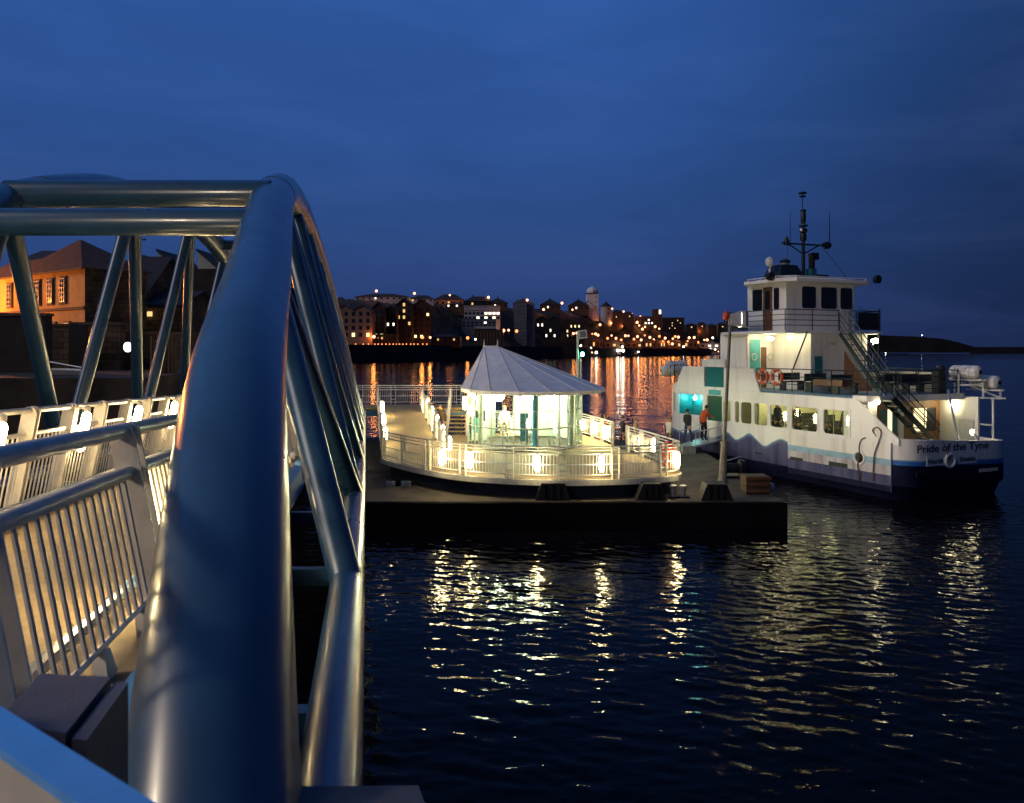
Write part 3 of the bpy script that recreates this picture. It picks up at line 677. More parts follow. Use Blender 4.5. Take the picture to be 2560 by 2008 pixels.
# navigation mast
nm = thing('navigation_mast', 'slim white mast with a square board and a green light behind the shelter roof', 'mast', (3.75, 46.0, .9))
x0 = W(1444, 900, 46.0).x
m = MB(); m.tube([(x0, 46, .9), (x0, 46, W(1444, 828, 46).z)], .065, 10); m.build('pole', 'cream_steel', nm)
c = W(1457, 836, 46); m = MB(); m.obox(c, (.24, 0, .03), (0, .04, 0), (-.03, 0, .24)); m.build('board', 'raft_white', nm)
m = MB(); m.obox(c + Vector((0, -.05, 0)), (.17, 0, .02), (0, .012, 0), (-.02, 0, .17)); m.build('board_face', 'far_grey', nm)
c = W(1456, 886, 46); MB().ball(c, .105, .12, 12, 8).build('green_light', 'green_nav', nm)
MB().bar(c, (x0, 46, c.z), .05, .05).build('bracket', 'black_paint', nm)

# ---------------------------------------------------------------- the ferry (local axes: x = starboard, y = forward, z = up)
FANG = math.atan2(.4, .917); FC, FS = math.cos(FANG), math.sin(FANG)
def FW(v, s, z): return Vector((15.2 + v * FC - s * FS, 32.0 + v * FS + s * FC, z))
ferry = thing('passenger_ferry', 'white and navy passenger ferry with wave pattern hull moored stern towards us', 'ferry', (15.2, 32.0, 0))
ferry.rotation_euler = (0, 0, FANG); ORG[ferry.name] = Vector((0, 0, 0))
def fbox(name, mat, boxes, parent=None):
    m = MB()
    for q in boxes: m.box(*q)
    return m.build(name, mat, parent or ferry)
ZWX = [-5, -.8, 0, 3.5, 4.9, 5.6, 6.24, 6.8, 7.39, 7.9, 8.49, 9.0, 9.55, 10.2, 10.8, 11.6, 12.6, 13.8, 15.0, 22]
ZWY = [1.60, 1.60, 1.58, 1.47, 1.42, 1.66, 1.84, 1.66, 1.40, 1.62, 1.92, 1.70, 1.52, 1.84, 1.58, 1.40, 1.72, 1.45, 1.6, 1.6]
zw = lambda s: catmull(ZWX, ZWY, s)
port = [(3.1, -.8), (2.2, -.8), (1.2, -.8), (.75, -.76), (.38, -.58), (.12, -.3), (0, .1)] + [(0, .1 + .15 * i) for i in range(1, 97)] + [(.06, 14.95), (.25, 15.4), (.68, 15.8), (1.5, 16.05), (3.1, 16.15)]
loop = port + [(6.2 - v, s) for v, s in port[-2:0:-1]]
def inset(v, s, k): c_ = (3.1, 7.7); return (c_[0] + (v - c_[0]) * (1 - k / 3.1), c_[1] + (s - c_[1]) * (1 - k / 8.4))
rows = []
for v, s in loop:
    sheer = .15 * (1 - v / 3.1) if s < -.2 else (.15 * max(0, 1 - s / 9) if v < 3 else -.15 * max(0, 1 - s / 9)); w = zw(s) + sheer * .6
    top = (2.37 + sheer) if s < 2 else (2.30 if s < 14 else 2.5)
    a = inset(v, s, .5); b_ = inset(v, s, .12)
    rows.append([(a[0], a[1], -.8), (b_[0], b_[1], .45), (v, s, .62), (v, s, w - (.22 if s < .3 else .16)), (v, s, w - .05), (v, s, w), (v, s, top), (*inset(v, s, .1), top), (*inset(v, s, .1), 1.72)])
m = MB(); NL = len(loop); NR = 9
ff, mi = [], []
vv = [p for r_ in rows for p in r_]
mats = {0: 0, 1: 0, 2: 4, 3: 5, 4: 2, 5: 3, 6: 3, 7: 3}
for k in range(NL):
    j = (k + 1) % NL
    for r_ in range(NR - 1): ff.append((k * NR + r_, j * NR + r_, j * NR + r_ + 1, k * NR + r_ + 1)); mi.append(mats[r_])
m.v = vv; m.f = ff; m.m = [(1 if (q == 5 and loop[f_[0] // NR][1] < .3) else 0 if (q == 4 and loop[f_[0] // NR][1] < .3) else q) for q, f_ in zip(mi, ff)]
hull = m.build('hull', ['ferry_navy', 'ferry_band', 'ferry_pale', 'ferry_white', 'hull_mid', 'wave_blue'], ferry)
MB().prism([(*inset(v, s, .1), 1.70) for v, s in loop], (0, 0, .03)).build('main_deck', 'deck_blue', ferry)
# raised rubbing panel, freeing ports, fairleads, ropes
m = MB()
ss = [0.0 + 5.75 * i / 20 for i in range(21)]
for a, b_ in zip(ss, ss[1:]):
    for lo, hi, q in ((.35, .60, 0), (.60, 1.02, 4), (1.02, 1.40, 3), (1.40, 1.66, 1), (1.66, None, 2)):
        ta, tb = (hi, hi) if hi else (2.32 - .03 * a, 2.32 - .03 * b_)
        m.add([(-.07, a, lo), (-.07, b_, lo), (-.07, b_, tb), (-.07, a, ta)], [(0, 1, 2, 3)], q)
m.add([(-.07, 0, .35), (-.07, 0, 2.32), (0, 0, 2.32), (0, 0, .35)], [(0, 1, 2, 3)], 2); m.add([(-.07, 5.75, 1.3), (-.07, 5.75, 2.15), (0, 5.75, 2.15), (0, 5.75, 1.3)], [(0, 1, 2, 3)], 2)
m.add([(-.07, 0, 2.32), (-.07, 5.75, 2.147), (0, 5.75, 2.147), (0, 0, 2.32)], [(0, 1, 2, 3)], 2)
m.build('rubbing_panel', ['ferry_navy', 'ferry_pale', 'ferry_white', 'hull_stain', 'hull_purple'], hull)
m = MB()
for s0, s1, z0, z1, v0 in ((2.2, 3.25, 1.02, 1.2, -.078), (4.8, 5.6, .98, 1.12, -.078), (7.6, 8.1, .95, 1.05, -.01)): MB().box(v0, v0 + .03, s0, s1, z0, z1).build('freeing_port', 'black_paint', hull)
MB().box(.4, 1.3, -.808, -.79, 1.05, 1.25).build('freeing_port', 'black_paint', hull)
m = MB(); m.box(4.0, 5.15, -.808, -.79, 1.02, 1.16); m.build('freeing_port', 'ferry_cream', hull)
def ringv(c, R_, r_, axis): 
    q = []
    for a in range(0, 361, 18):
        q.append((c[0], c[1] + R_ * math.cos(R(a)), c[2] + R_ * math.sin(R(a))) if axis == 'v' else (c[0] + R_ * math.cos(R(a)), c[1], c[2] + R_ * math.sin(R(a))))
    return q
m = MB(); m.tube(ringv((-.08, 1.56, 1.55), .26, 0, 'v'), .055, 8); fl_ = m.build('fairlead', 'ferry_white', hull)
m = MB(); m.lathe((-.072, 1.56, 1.55), [(.25, 0), (.25, .006)], 20, axis=(-1, 0, 0)); m.build('fairlead_hole', 'black_paint', fl_)
m = MB(); m.tube(ringv((2.27, -.82, 1.60), .26, 0, 's'), .06, 8); fl2 = m.build('fairlead', 'ferry_white', hull)
m = MB(); m.lathe((2.27, -.803, 1.60), [(.25, 0), (.25, .008)], 20, axis=(0, -1, 0)); m.build('fairlead_hole', 'ferry_cream', fl2)
def rope(name_label, pts, r_=.028):
    k = [Vector(p) for p in pts]; out = []
    for i in range(len(k) - 1):
        for t in np.linspace(0, 1, 7)[:-1]:
            a0, a1, a2, a3 = k[max(i - 1, 0)], k[i], k[i + 1], k[min(i + 2, len(k) - 1)]
            out.append(.5 * ((2 * a1) + (a2 - a0) * t + (2 * a0 - 5 * a1 + 4 * a2 - a3) * t * t + (3 * a1 - a0 - 3 * a2 + a3) * t ** 3))
    out.append(k[-1]); m = MB(); m.tube(out, r_, 6); m.v = [tuple(FW(*p)) for p in m.v]
    return tag(m.build('mooring_rope', 'rope'), name_label, 'rope', 'mooring ropes on the ferry side')
rope('dark mooring rope passing through the white ring on the ferry side', [(.2, 1.2, 2.45), (-.1, 1.4, 2.34), (-.14, 1.52, 2.0), (-.13, 1.5, 1.65), (-.14, 1.6, 1.2), (-.12, 1.5, .9), (-.12, 1.55, .6)])
rope('dark mooring rope looped over the bulwark aft of the white ring', [(.05, .75, 2.45), (.0, .95, 2.75), (-.02, .7, 2.9), (-.03, .5, 2.7), (-.1, .55, 2.34), (-.13, .75, 1.8), (-.13, .8, 1.2), (-.13, .82, .7)])
rope('thin rope hanging over the stern name down to the round fairlead', [(1.75, -.55, 2.7), (1.85, -.78, 2.42), (1.95, -.84, 2.2), (2.1, -.85, 1.85), (2.25, -.84, 1.62)], .02)
# lettering
def text(body, v, z, h, s=-.803, mat='letter_dark', sx=1.0):
    cu = bpy.data.curves.new('lettering', 'FONT'); cu.body = body; cu.size = h; cu.extrude = .003; cu.align_x = 'LEFT'; cu.offset = .006
    o = bpy.data.objects.new('t', cu); COL.objects.link(o)
    me = bpy.data.meshes.new_from_object(o.evaluated_get(bpy.context.evaluated_depsgraph_get())); bpy.data.objects.remove(o)
    w = max(p.co.x for p in me.vertices)
    k = sx / w if sx else 1
    for p in me.vertices: x, y, zz = p.co; p.co = (v + x * k, s - zz, z + y)
    me.materials.append(M[mat]); o = bpy.data.objects.new('lettering', me); COL.objects.link(o); o.parent = hull; return o
text('Pride of the Tyne', .42, 1.99, .42, sx=4.15)
for v0, v1 in ((.98, 1.98), (2.74, 3.86)): MB().box(v0, v1, -.804, -.78, 1.43, 1.80).build('name_patch', 'ferry_white', hull)
text('North', 1.05, 1.52, .27, s=-.807, sx=.84); text('Shields', 2.84, 1.52, .27, s=-.807, sx=.94)

# superstructure, port side
WZ0, WZ1 = 2.36, 3.46
wins = [(2.18, 3.66), (4.0, 5.6), (5.88, 7.03), (7.2, 8.16), (8.34, 9.16), (9.26, 9.62), (9.95, 10.58)]
bx = [(.03, .09, 2.0, 10.66, 2.24, WZ0), (.03, .09, 2.0, 10.66, WZ1, 3.99)]
edges = [2.0] + [q for w_ in wins for q in w_] + [10.66]
for a, b_ in zip(edges[::2], edges[1::2]): bx.append((.03, .09, a, b_, WZ0, WZ1))
bx += [(.03, .09, 11.93, 12.32, 2.24, 3.99), (.03, .09, 14.5, 14.72, 2.24, 3.99), (.03, .09, 12.32, 14.5, 3.62, 3.99), (.03, .09, 12.32, 14.5, 2.24, 2.5), (.03, .09, 10.66, 11.93, 3.64, 3.99)]
fbox('cabin_wall', 'ferry_white', bx)
for a, b_ in wins:
    c_, w_ = (a + b_) / 2, b_ - a; h_ = WZ1 - WZ0; cz = (WZ0 + WZ1) / 2
    o_ = [(.012, x, y) for x, y in rrect(c_, cz, w_ + .1, h_ + .1, .06)]; i_ = [(.012, x, y) for x, y in rrect(c_, cz, w_ - .04, h_ - .04, .13)]
    fr_ = MB().ring(o_, i_, (.06, 0, 0)).build('window', 'ferry_white', ferry)
    MB().box(.05, .056, a, b_, WZ0, WZ1).build('pane', 'pane_clear', fr_)
m = MB(); m.prism([(.03, 2.0, 2.24), (.03, 2.0, 4.09), (.03, -.30, 2.5), (.03, -.30, 2.24)], (.06, 0, 0)); m.build('side_plate', 'ferry_white', ferry)
# bulwark of the upper deck with its opening
m = MB()
m.prism([(.03, 7.78, 4.0), (.03, 8.24, 5.13), (.03, 10.5, 5.13), (.03, 10.5, 4.0)], (.06, 0, 0))
m.prism([(.03, 12.15, 4.0), (.03, 12.15, 5.16), (.03, 14.06, 5.16), (.03, 14.71, 4.14), (.03, 14.71, 4.0)], (.06, 0, 0))
m.box(.02, .1, 10.44, 10.5, 4.0, 5.5); m.box(.02, .1, 12.15, 12.36, 4.0, 5.54); m.box(.02, .12, 10.5, 12.15, 5.16, 5.5); m.box(.0, .14, 10.4, 12.4, 5.5, 5.56); m.box(.03, .09, 10.5, 12.15, 3.99, 4.1)
m.build('bulwark', 'ferry_white', ferry)
fbox('gate', 'teal', [(.12, .16, 10.5, 12.15, 4.1, 5.16)])
fbox('header_panel', 'teal_pale', [(.012, .028, 10.75, 11.75, 3.68, 3.95)])
# bow part: curved wall with two window strips and the teal lit recess
m = MB()
bowp = [(.03, 14.72), (.09, 15.0), (.28, 15.38), (.7, 15.75), (1.5, 16.0), (3.1, 16.1), (4.7, 16.0), (5.5, 15.75), (6.1, 15.0)]
for (a, b_) in zip(bowp, bowp[1:]):
    for z0, z1 in ((2.3, 2.52), (3.62, 4.14)): m.add([(*a, z0), (*b_, z0), (*b_, z1), (*a, z1)], [(0, 1, 2, 3)])
for a in bowp: m.box(a[0] - .035, a[0] + .035, a[1] - .035, a[1] + .035, 2.5, 3.64)
m.build('bow_wall', 'ferry_white', ferry)
for (a, b_) in zip(bowp, bowp[1:]):
    q = MB(); q.prism([(*a, 2.52), (*b_, 2.52), (*b_, 3.62), (*a, 3.62)], (.01, 0, 0)); q.build('bow_window', 'pane_clear', ferry)
fbox('recess_wall', 'teal', [(1.05, 1.1, 11.95, 14.6, 1.74, 3.95), (.1, 1.05, 14.56, 14.6, 1.74, 3.95), (.1, 1.05, 11.95, 11.99, 1.74, 3.95)])
fbox('recess_door', 'black_paint', [(1.03, 1.05, 12.9, 13.3, 1.78, 3.5)])
MB().ball((.80, 14.0, 3.36), .10, .12, 10, 8).build('teal_lamp', 'teal_light', ferry)
# inside of the cabin
fbox('cabin_floor', 'deck_blue', [(.1, 6.08, 2.66, 14.5, 1.735, 1.76)])
fbox('inner_wall', 'ferry_cream', [(6.02, 6.08, 2.66, 15.0, 1.76, 3.95), (1.1, 6.0, 11.99, 12.05, 1.76, 3.95), (1.9, 6.0, 10.0, 10.05, 1.76, 3.95)])
fbox('starboard_wall', 'ferry_white', [(6.11, 6.17, .75, 15.0, 2.24, 3.99)])
for i, s in enumerate((3.4, 5.6, 7.8, 9.4)):
    fbox('ceiling_light', 'cabin_light', [(2.0, 2.25, s - .5, s + .5, 3.90, 3.935)]); fbox('ceiling_light', 'cabin_light', [(4.3, 4.55, s - .5, s + .5, 3.90, 3.935)])
fbox('ceiling_light', 'cabin_light', [(1.5, 1.7, 11.0, 11.5, 3.90, 3.935)]); fbox('ceiling_light', 'cabin_light', [(2.2, 4.2, 14.9, 15.2, 3.90, 3.935)])
m = MB()
for s in (3.2, 5.0, 6.4, 7.8, 9.2):
    for v in (2.6, 4.6): m.box(v - .5, v + .5, s - .24, s + .2, 2.12, 2.2); m.box(v - .5, v + .5, s + .16, s + .24, 2.2, 2.72); m.box(v - .06, v + .06, s - .06, s + .06, 1.76, 2.12)
m.build('cabin_seats', 'seat_dark', ferry)
m = MB()
for s in (3.83, 6.9, 8.9): m.tube([(.8, s, 1.76), (.8, s, 3.95)], .022, 8)
m.build('grab_pole', 'cream_steel', ferry)
fbox('notice', 'raft_white', [(1.86, 1.9, 8.62, 8.9, 2.55, 3.05), (1.86, 1.9, 10.1, 10.3, 2.7, 3.1)])
# aft cabin front (wood) under the upper deck
fbox('aft_wall', 'wood', [(.1, 2.5, 2.6, 2.65, 1.74, 2.35), (2.5, 6.08, 2.6, 2.65, 1.74, 2.35), (.1, 2.25, 2.6, 2.65, 2.35, 3.97), (2.25, 6.08, 2.6, 2.65, 3.42, 3.97), (3.72, 4.34, 2.6, 2.65, 2.35, 3.42), (5.78, 6.08, 2.6, 2.65, 2.35, 3.42)])
fbox('aft_door', 'teal', [(2.25, 2.75, 2.62, 2.66, 1.76, 3.42)]); fbox('aft_door', 'teal', [(3.05, 3.35, 2.62, 2.66, 1.76, 3.42)])
fbox('aft_window', 'window_yellow', [(2.78, 3.02, 2.63, 2.66, 2.0, 3.40)]); fbox('aft_window', 'window_yellow', [(4.36, 5.2, 2.63, 2.66, 2.37, 3.40)])
fbox('aft_door', 'dark_glass', [(5.2, 5.78, 2.62, 2.65, 1.9, 3.42)])
fbox('aft_door_post', 'ferry_white', [(3.38, 3.7, 2.59, 2.66, 1.76, 3.6)])
m = MB(); m.prism([(.12, 2.2, 2.0), (.35, 1.5, 2.0), (.75, 1.42, 2.0), (.85, 1.5, 2.0), (.85, 2.6, 2.0), (.12, 2.6, 2.0)], (0, 0, 1.97)); m.build('corner_wall', 'ferry_white', ferry)
hw = fbox('side_screen', 'ferry_white', [(6.0, 6.06, .7, 2.6, 1.74, 3.97)])
o_ = [(5.94, x, y) for x, y in rrect(1.25, 2.55, .72, .85, .08)]
MB().prism(o_, (.05, 0, 0)).build('hatch', 'raft_white', hw)
def flamp(v, s, z, r_=.12, mt='ferry_lamp', name='deck_lamp', e=.09):
    m = MB(); m.ball((v, s, z), r_, e, 12, 8); o = m.build(name, mt, ferry); return o
flamp(5.8, 1.85, 3.58, .10, e=.12); flamp(.6, 1.25, 3.86, .09); flamp(4.2, -.35, 2.62, .085, e=.11); flamp(1.15, 8.3, 6.62, .17); flamp(1.4, 7.2, 6.66, .12); flamp(6.15, 6.35, 6.52, .2, e=.12)
# upper deck
MB().prism([(.09, 14.7, 3.985), (.09, 2.0, 3.985), (.25, 1.5, 3.985), (.7, 1.3, 3.985), (5.6, 1.3, 3.985), (6.02, 1.5, 3.985), (6.1, 2.0, 3.985), (6.1, 14.9, 3.985), (5.5, 15.7, 3.985), (3.1, 16.05, 3.985), (.7, 15.7, 3.985)], (0, 0, .11)).build('upper_deck', 'deck_blue', ferry)
m = MB()
edge = [(.02, 2.0), (.2, 1.45), (.68, 1.23), (5.62, 1.23), (6.08, 1.45), (6.18, 2.0)]
for a, b_ in zip(edge, edge[1:]): m.bar((*a, 4.0), (*b_, 4.0), .06, .26)
m.build('deck_fascia', 'ferry_white', ferry)
def rails(name, pts, h=1.06, k=4, step=1.15, mat='rail_green', r_=.020):
    m = MB(); pts = [Vector(p) for p in pts]
    for i in range(1, k + 1): m.tube([p + Vector((0, 0, h * i / k)) for p in pts], r_ if i < k else r_ * 1.35, 6)
    for a, b_ in zip(pts, pts[1:]):
        n_ = max(1, round((b_ - a).length / step))
        for i in range(n_ + 1): p = a.lerp(b_, i / n_); m.tube([p, p + Vector((0, 0, h))], r_ * 1.2, 6)
    return m.build(name, mat, ferry)
rails('upper_railing', [(.14, 8.1, 4.1), (.14, 2.1, 4.1), (.3, 1.5, 4.1), (.75, 1.34, 4.1)], k=3)
rails('upper_railing', [(1.9, 1.34, 4.1), (5.55, 1.34, 4.1), (6.05, 1.6, 4.1), (6.08, 6.2, 4.1)], k=4)
fbox('windbreak', 'ferry_cream', [(6.1, 6.14, 2.9, 14.0, 4.1, 5.02)])
m = MB()
for s in (3.4, 7.5): pass
for v0, v1, s in ((.6, 1.9, 6.9), (.6, 1.9, 5.2), (.6, 1.9, 3.6), (3.4, 5.6, 3.2), (3.4, 5.6, 2.3)):
    m = MB(); m.box(v0, v1, s - .2, s + .2, 4.5, 4.56); m.box(v0, v1, s + .16, s + .22, 4.6, 4.95)
    for v in (v0 + .1, v1 - .1): m.box(v - .04, v + .04, s - .18, s + .2, 4.1, 4.5)
    m.build('deck_bench', 'seat_dark', ferry)
fbox('deck_bench', 'brown_door', [(.35, .75, 2.9, 4.6, 4.45, 4.72)])
# deckhouse
fbox('deckhouse', 'ferry_white', [(2.06, 5.75, 6.5, 11.2, 4.095, 6.85), (.35, 2.06, 9.05, 11.2, 4.095, 6.85)])
dh = ferry
fbox('deckhouse_panel', 'teal', [(2.3, 2.78, 6.482, 6.5, 4.7, 5.75)])
fbox('deckhouse_door', 'brown_door', [(1.2, 1.55, 9.03, 9.05, 4.15, 6.2)])
fbox('port_panel', 'teal_pale', [(.5, 1.15, 9.036, 9.05, 4.15, 6.6)])
m = MB()
for v in (.75, 1.8): m.tube(ringv((v, 9.02, 5.7), .17, 0, 's'), .03, 6)
m.build('porthole', 'cream_steel', ferry)
fbox('wing_plate', 'ferry_white', [(.3, .36, 9.1, 10.6, 5.13, 6.85)])
m = MB(); m.prism([(4.0, 6.3, 4.1), (4.0, 6.3, 6.0), (4.0, 4.6, 4.1)], (.06, 0, 0)); m.build('stair_screen', 'brown_door', ferry)
fbox('wall_light', 'ferry_cream', [(3.3, 3.55, 6.42, 6.5, 6.3, 6.45)])
# bridge deck
MB().prism([(.0, 6.0, 6.85), (6.2, 6.0, 6.85), (6.2, 10.6, 6.85), (5.2, 12.0, 6.85), (1.0, 12.0, 6.85), (0, 10.6, 6.85)], (0, 0, .13)).build('bridge_deck', 'ferry_white', ferry)
rails('bridge_railing', [(3.4, 6.06, 6.98), (.06, 6.06, 6.98), (.06, 10.5, 6.98)], h=1.0, k=4, step=1.4)
rails('bridge_railing', [(4.2, 6.06, 6.98), (6.14, 6.06, 6.98), (6.14, 10.5, 6.98)], h=1.0, k=4, step=1.4)
fbox('dodger', 'seat_dark', [(.08, .11, 8.7, 10.4, 7.05, 7.95)]); fbox('dodger', 'seat_dark', [(4.7, 6.1, 6.09, 6.11, 7.05, 7.9)])
# wheelhouse
wh = fbox('wheelhouse', 'ferry_white', [(1.07, 5.52, 7.1, 9.9, 6.98, 9.36)])
for a, b_ in ((2.04, 2.96), (3.27, 4.32), (4.55, 5.38)):
    c_, w_ = (a + b_) / 2, b_ - a
    o_ = [(x, 7.07, y) for x, y in rrect(c_, 8.65, w_ + .08, 1.16, .16)]; i_ = [(x, 7.07, y) for x, y in rrect(c_, 8.65, w_, 1.08, .13)]
    f_ = MB().ring(o_, i_, (0, .045, 0)).build('wheelhouse_window', 'ferry_white', ferry)
    MB().prism([(x, 7.085, y) for x, y in rrect(c_, 8.65, w_ + .02, 1.1, .14)], (0, .012, 0)).build('pane', 'dark_glass', f_)
for a, b_, z0, z1 in ((8.75, 9.5, 8.05, 9.15), (7.55, 7.95, 8.05, 9.15)):
    c_, w_ = (a + b_) / 2, b_ - a
    o_ = [(1.04, x, y) for x, y in rrect(c_, 8.6, w_ + .07, 1.12, .1)]; i_ = [(1.04, x, y) for x, y in rrect(c_, 8.6, w_, 1.05, .08)]
    f_ = MB().ring(o_, i_, (.045, 0, 0)).build('wheelhouse_window', 'ferry_white', ferry)
    MB().prism([(1.055, x, y) for x, y in rrect(c_, 8.6, w_ + .02, 1.07, .09)], (.01, 0, 0)).build('pane', 'dark_glass', f_)
d_ = fbox('wheelhouse_door', 'brown_door', [(1.035, 1.066, 8.05, 8.7, 7.0, 9.2)])
fbox('door_pane', 'dark_glass', [(1.025, 1.034, 8.2, 8.55, 8.1, 9.0)], d_); fbox('handle', 'galv', [(1.0, 1.034, 8.12, 8.15, 7.95, 8.1)], d_)
MB().prism([(.42, 7.0, 9.37), (1.0, 6.3, 9.37), (5.7, 6.3, 9.37), (6.3, 7.0, 9.37), (6.3, 10.0, 9.37), (1.0, 10.0, 9.37), (.42, 9.4, 9.37)], (0, 0, .15)).build('wheelhouse_roof', 'ferry_white', ferry)
m = MB(); m.add([(.45, 7.05, 9.522), (1.1, 6.45, 9.522), (5.6, 6.45, 9.522), (6.15, 7.05, 9.522), (6.15, 9.9, 9.522), (1.0, 9.9, 9.522), (1.6, 7.6, 9.72), (5.0, 7.6, 9.72), (5.0, 9.3, 9.72), (1.6, 9.3, 9.72)], [(0, 1, 6), (1, 2, 7, 6), (2, 3, 7), (3, 4, 8, 7), (4, 5, 9, 8), (5, 0, 6, 9), (6, 7, 8, 9)]); m.build('roof_camber', 'ferry_white', ferry)
m = MB(); 
for a, b_ in (((.4, 7.1, 9.62), (1.05, 6.4, 9.62)), ((5.6, 6.4, 9.62), (6.2, 7.1, 9.62)), ((1.05, 6.4, 9.62), (5.6, 6.4, 9.62)), ((.5, 7.1, 9.62), (.5, 9.2, 9.62))): m.tube([a, b_], .022, 6)
for p in ((.4, 7.1), (1.05, 6.4), (5.6, 6.4), (6.2, 7.1), (.5, 9.2)): m.tube([(*p, 9.5), (*p, 9.62)], .02, 6)
m.build('roof_rail', 'ferry_white', ferry)
# things on the wheelhouse roof
fn = MB(); fn.add([(1.25, 7.7, 9.6), (2.95, 7.7, 9.6), (2.95, 9.1, 9.6), (1.25, 9.1, 9.6), (1.55, 7.95, 10.33), (2.55, 7.95, 10.33), (2.55, 8.8, 10.33), (1.55, 8.8, 10.33)], [(0, 3, 2, 1), (4, 5, 6, 7), (0, 1, 5, 4), (1, 2, 6, 5), (2, 3, 7, 6), (3, 0, 4, 7)]); fn = fn.build('funnel', 'black_paint', ferry)
m = MB(); m.lathe((2.05, 8.3, 10.33), [(.22, 0), (.22, .1), (.12, .14)], 14); m.build('funnel_cap', 'galv', fn); m = MB(); m.lathe((2.1, 8.3, 10.46), [(.25, 0), (.27, .1), (.1, .2)], 12); m.build('vent', 'black_paint', fn)
m = MB(); m.lathe((1.02, 8.2, 9.6), [(.12, 0), (.12, .3), (.05, .34), (.05, .75)], 12, 0); m.ball((1.02, 8.2, 10.45), .22, .26, 14, 10, 1); m.tube([(.9, 8.2, 10.35), (1.02, 8.2, 10.05)], .03, 6, 2); m.build('radome', ['ferry_white', 'raft_white', 'black_paint'], ferry)
MV, MS = 3.2, 8.2
mast = MB(); mast.tube([(MV, MS, 9.6), (MV, MS, 11.4), (MV, MS, 12.3)], [.10, .085, .07], 12)
for z_, r_, h_ in ((11.62, .16, .42), (12.05, .2, .2), (12.34, .22, .1), (12.5, .13, .62), (13.12, .15, .1)): mast.lathe((MV, MS, z_), [(r_ * .8, 0), (r_, h_ * .2), (r_, h_ * .8), (r_ * .7, h_)], 12)
mast.tube([(MV - .05, MS, 13.2), (MV - .05, MS, 13.95)], .02, 6); mast.lathe((MV - .05, MS, 13.85), [(.16, 0), (.18, .04), (.05, .1)], 12); mast.lathe((MV - .05, MS, 14.02), [(.2, 0), (.22, .05), (.1, .1)], 12)
for dv in (-.13, .13): mast.tube([(MV + dv, MS, 12.5), (MV + dv, MS, 13.15)], .018, 5)
mast = mast.build('mast', 'black_paint', ferry)
m = MB(); m.tube([(1.8, MS, 11.43), (4.95, MS, 11.46)], .045, 8)
for dv in (-1.0, 1.0): m.tube([(MV + dv, MS, 11.42), (MV, MS, 10.95)], .035, 8)
m.lathe((2.1, MS, 11.35), [(.12, 0), (.14, .2), (.06, .42)], 10); m.lathe((4.8, MS, 11.3), [(.14, 0), (.16, .2), (.08, .36)], 10); m.box(4.55, 5.0, 8.1, 8.3, 11.38, 11.6)
m.build('yard', 'black_paint', mast)
m = MB(); m.tube([(4.95, MS, 11.4), (4.97, MS, 13.2)], [.03, .015], 6); m.tube([(2.35, MS, 11.45), (2.35, MS, 13.1)], [.018, .008], 6); m.build('whip_aerial', 'black_paint', mast)
m = MB(); m.ball((MV - .22, MS - .1, 12.15), .085, .085, 10, 8); m.build('masthead_light', 'raft_white', mast)
m = MB(); m.tube([(4.5, MS, 11.35), (5.6, 7.6, 9.7)], .014, 5); m.tube([(2.2, MS, 11.35), (2.1, 8.2, 10.4)], .014, 5); m.tube([(5.9, 7.2, 8.3), (6.1, 6.1, 7.6)], .012, 5); m.build('stay', 'black_paint', mast)
m = MB(); m.lathe((4.15, 8.6, 9.65), [(.16, 0), (.16, 1.25), (.18, 1.28), (.18, 1.42)], 12); m.box(4.1, 4.5, 8.45, 8.75, 10.75, 11.1); m.box(3.9, 4.9, 8.2, 9.0, 9.6, 9.95); m.build('exhaust_stack', 'black_paint', ferry)
m = MB(); m.box(3.45, 3.8, 7.9, 8.3, 9.65, 10.2); m.build('equipment_box', 'teal', ferry)
for v, s in ((.25, 7.6), (6.3, 6.7)):
    m = MB(); m.lathe((v, s - .12, 9.62), [(.1, 0), (.2, .1), (.22, .3), (.2, .32)], 12, axis=(0, -1, 0)); m.tube([(v, s - .1, 9.5), (v, s - .1, 9.62)], .04, 6); m.build('searchlight', 'black_paint', ferry)
MB().ball((.3, 7.25, 9.5), .1, .1, 10, 8).build('roof_light', 'raft_white', ferry)
# stairs: upper flight to the bridge deck, lower flight to the stern
def stairs(name, a, b_, width, across, n_):
    a, b_, w = Vector(a), Vector(b_), Vector(across).normalized() * width / 2; m = MB(); up = Vector((0, 0, 1))
    for s_ in (-1, 1):
        m.bar(a + w * s_, b_ + w * s_, .03, .2)
        for h in (.35, .65, .95): m.tube([a + w * s_ + up * h, b_ + w * s_ + up * h], .02 if h < .9 else .028, 6)
        for t in np.linspace(0.02, .98, 4): p = a.lerp(b_, t) + w * s_; m.tube([p, p + up * .95], .022, 6)
    d_ = (b_ - a); f = Vector((d_.x, d_.y, 0)).normalized() * .12
    for i in range(n_): p = a.lerp(b_, (i + .5) / n_); m.obox(p, w, f, up * .018)
    return m.build(name, 'rail_green', ferry)
stairs('upper_stairs', (3.75, 6.1, 6.95), (3.75, 3.7, 4.15), .62, (1, 0, 0), 11)
stairs('stern_stairs', (.8, .95, 4.05), (3.3, .75, 1.95), .6, (0, 1, 0), 9)
m = MB(); m.tube([(.3, 4.9, 6.9), (.2, 5.7, 5.15)], .035, 8); m.build('awning_brace', 'black_paint', ferry)
m = MB(); m.tube([(6.1, 6.1, 4.1), (6.12, 6.1, 8.1)], .05, 8); m.build('ensign_staff', 'rail_green', ferry)
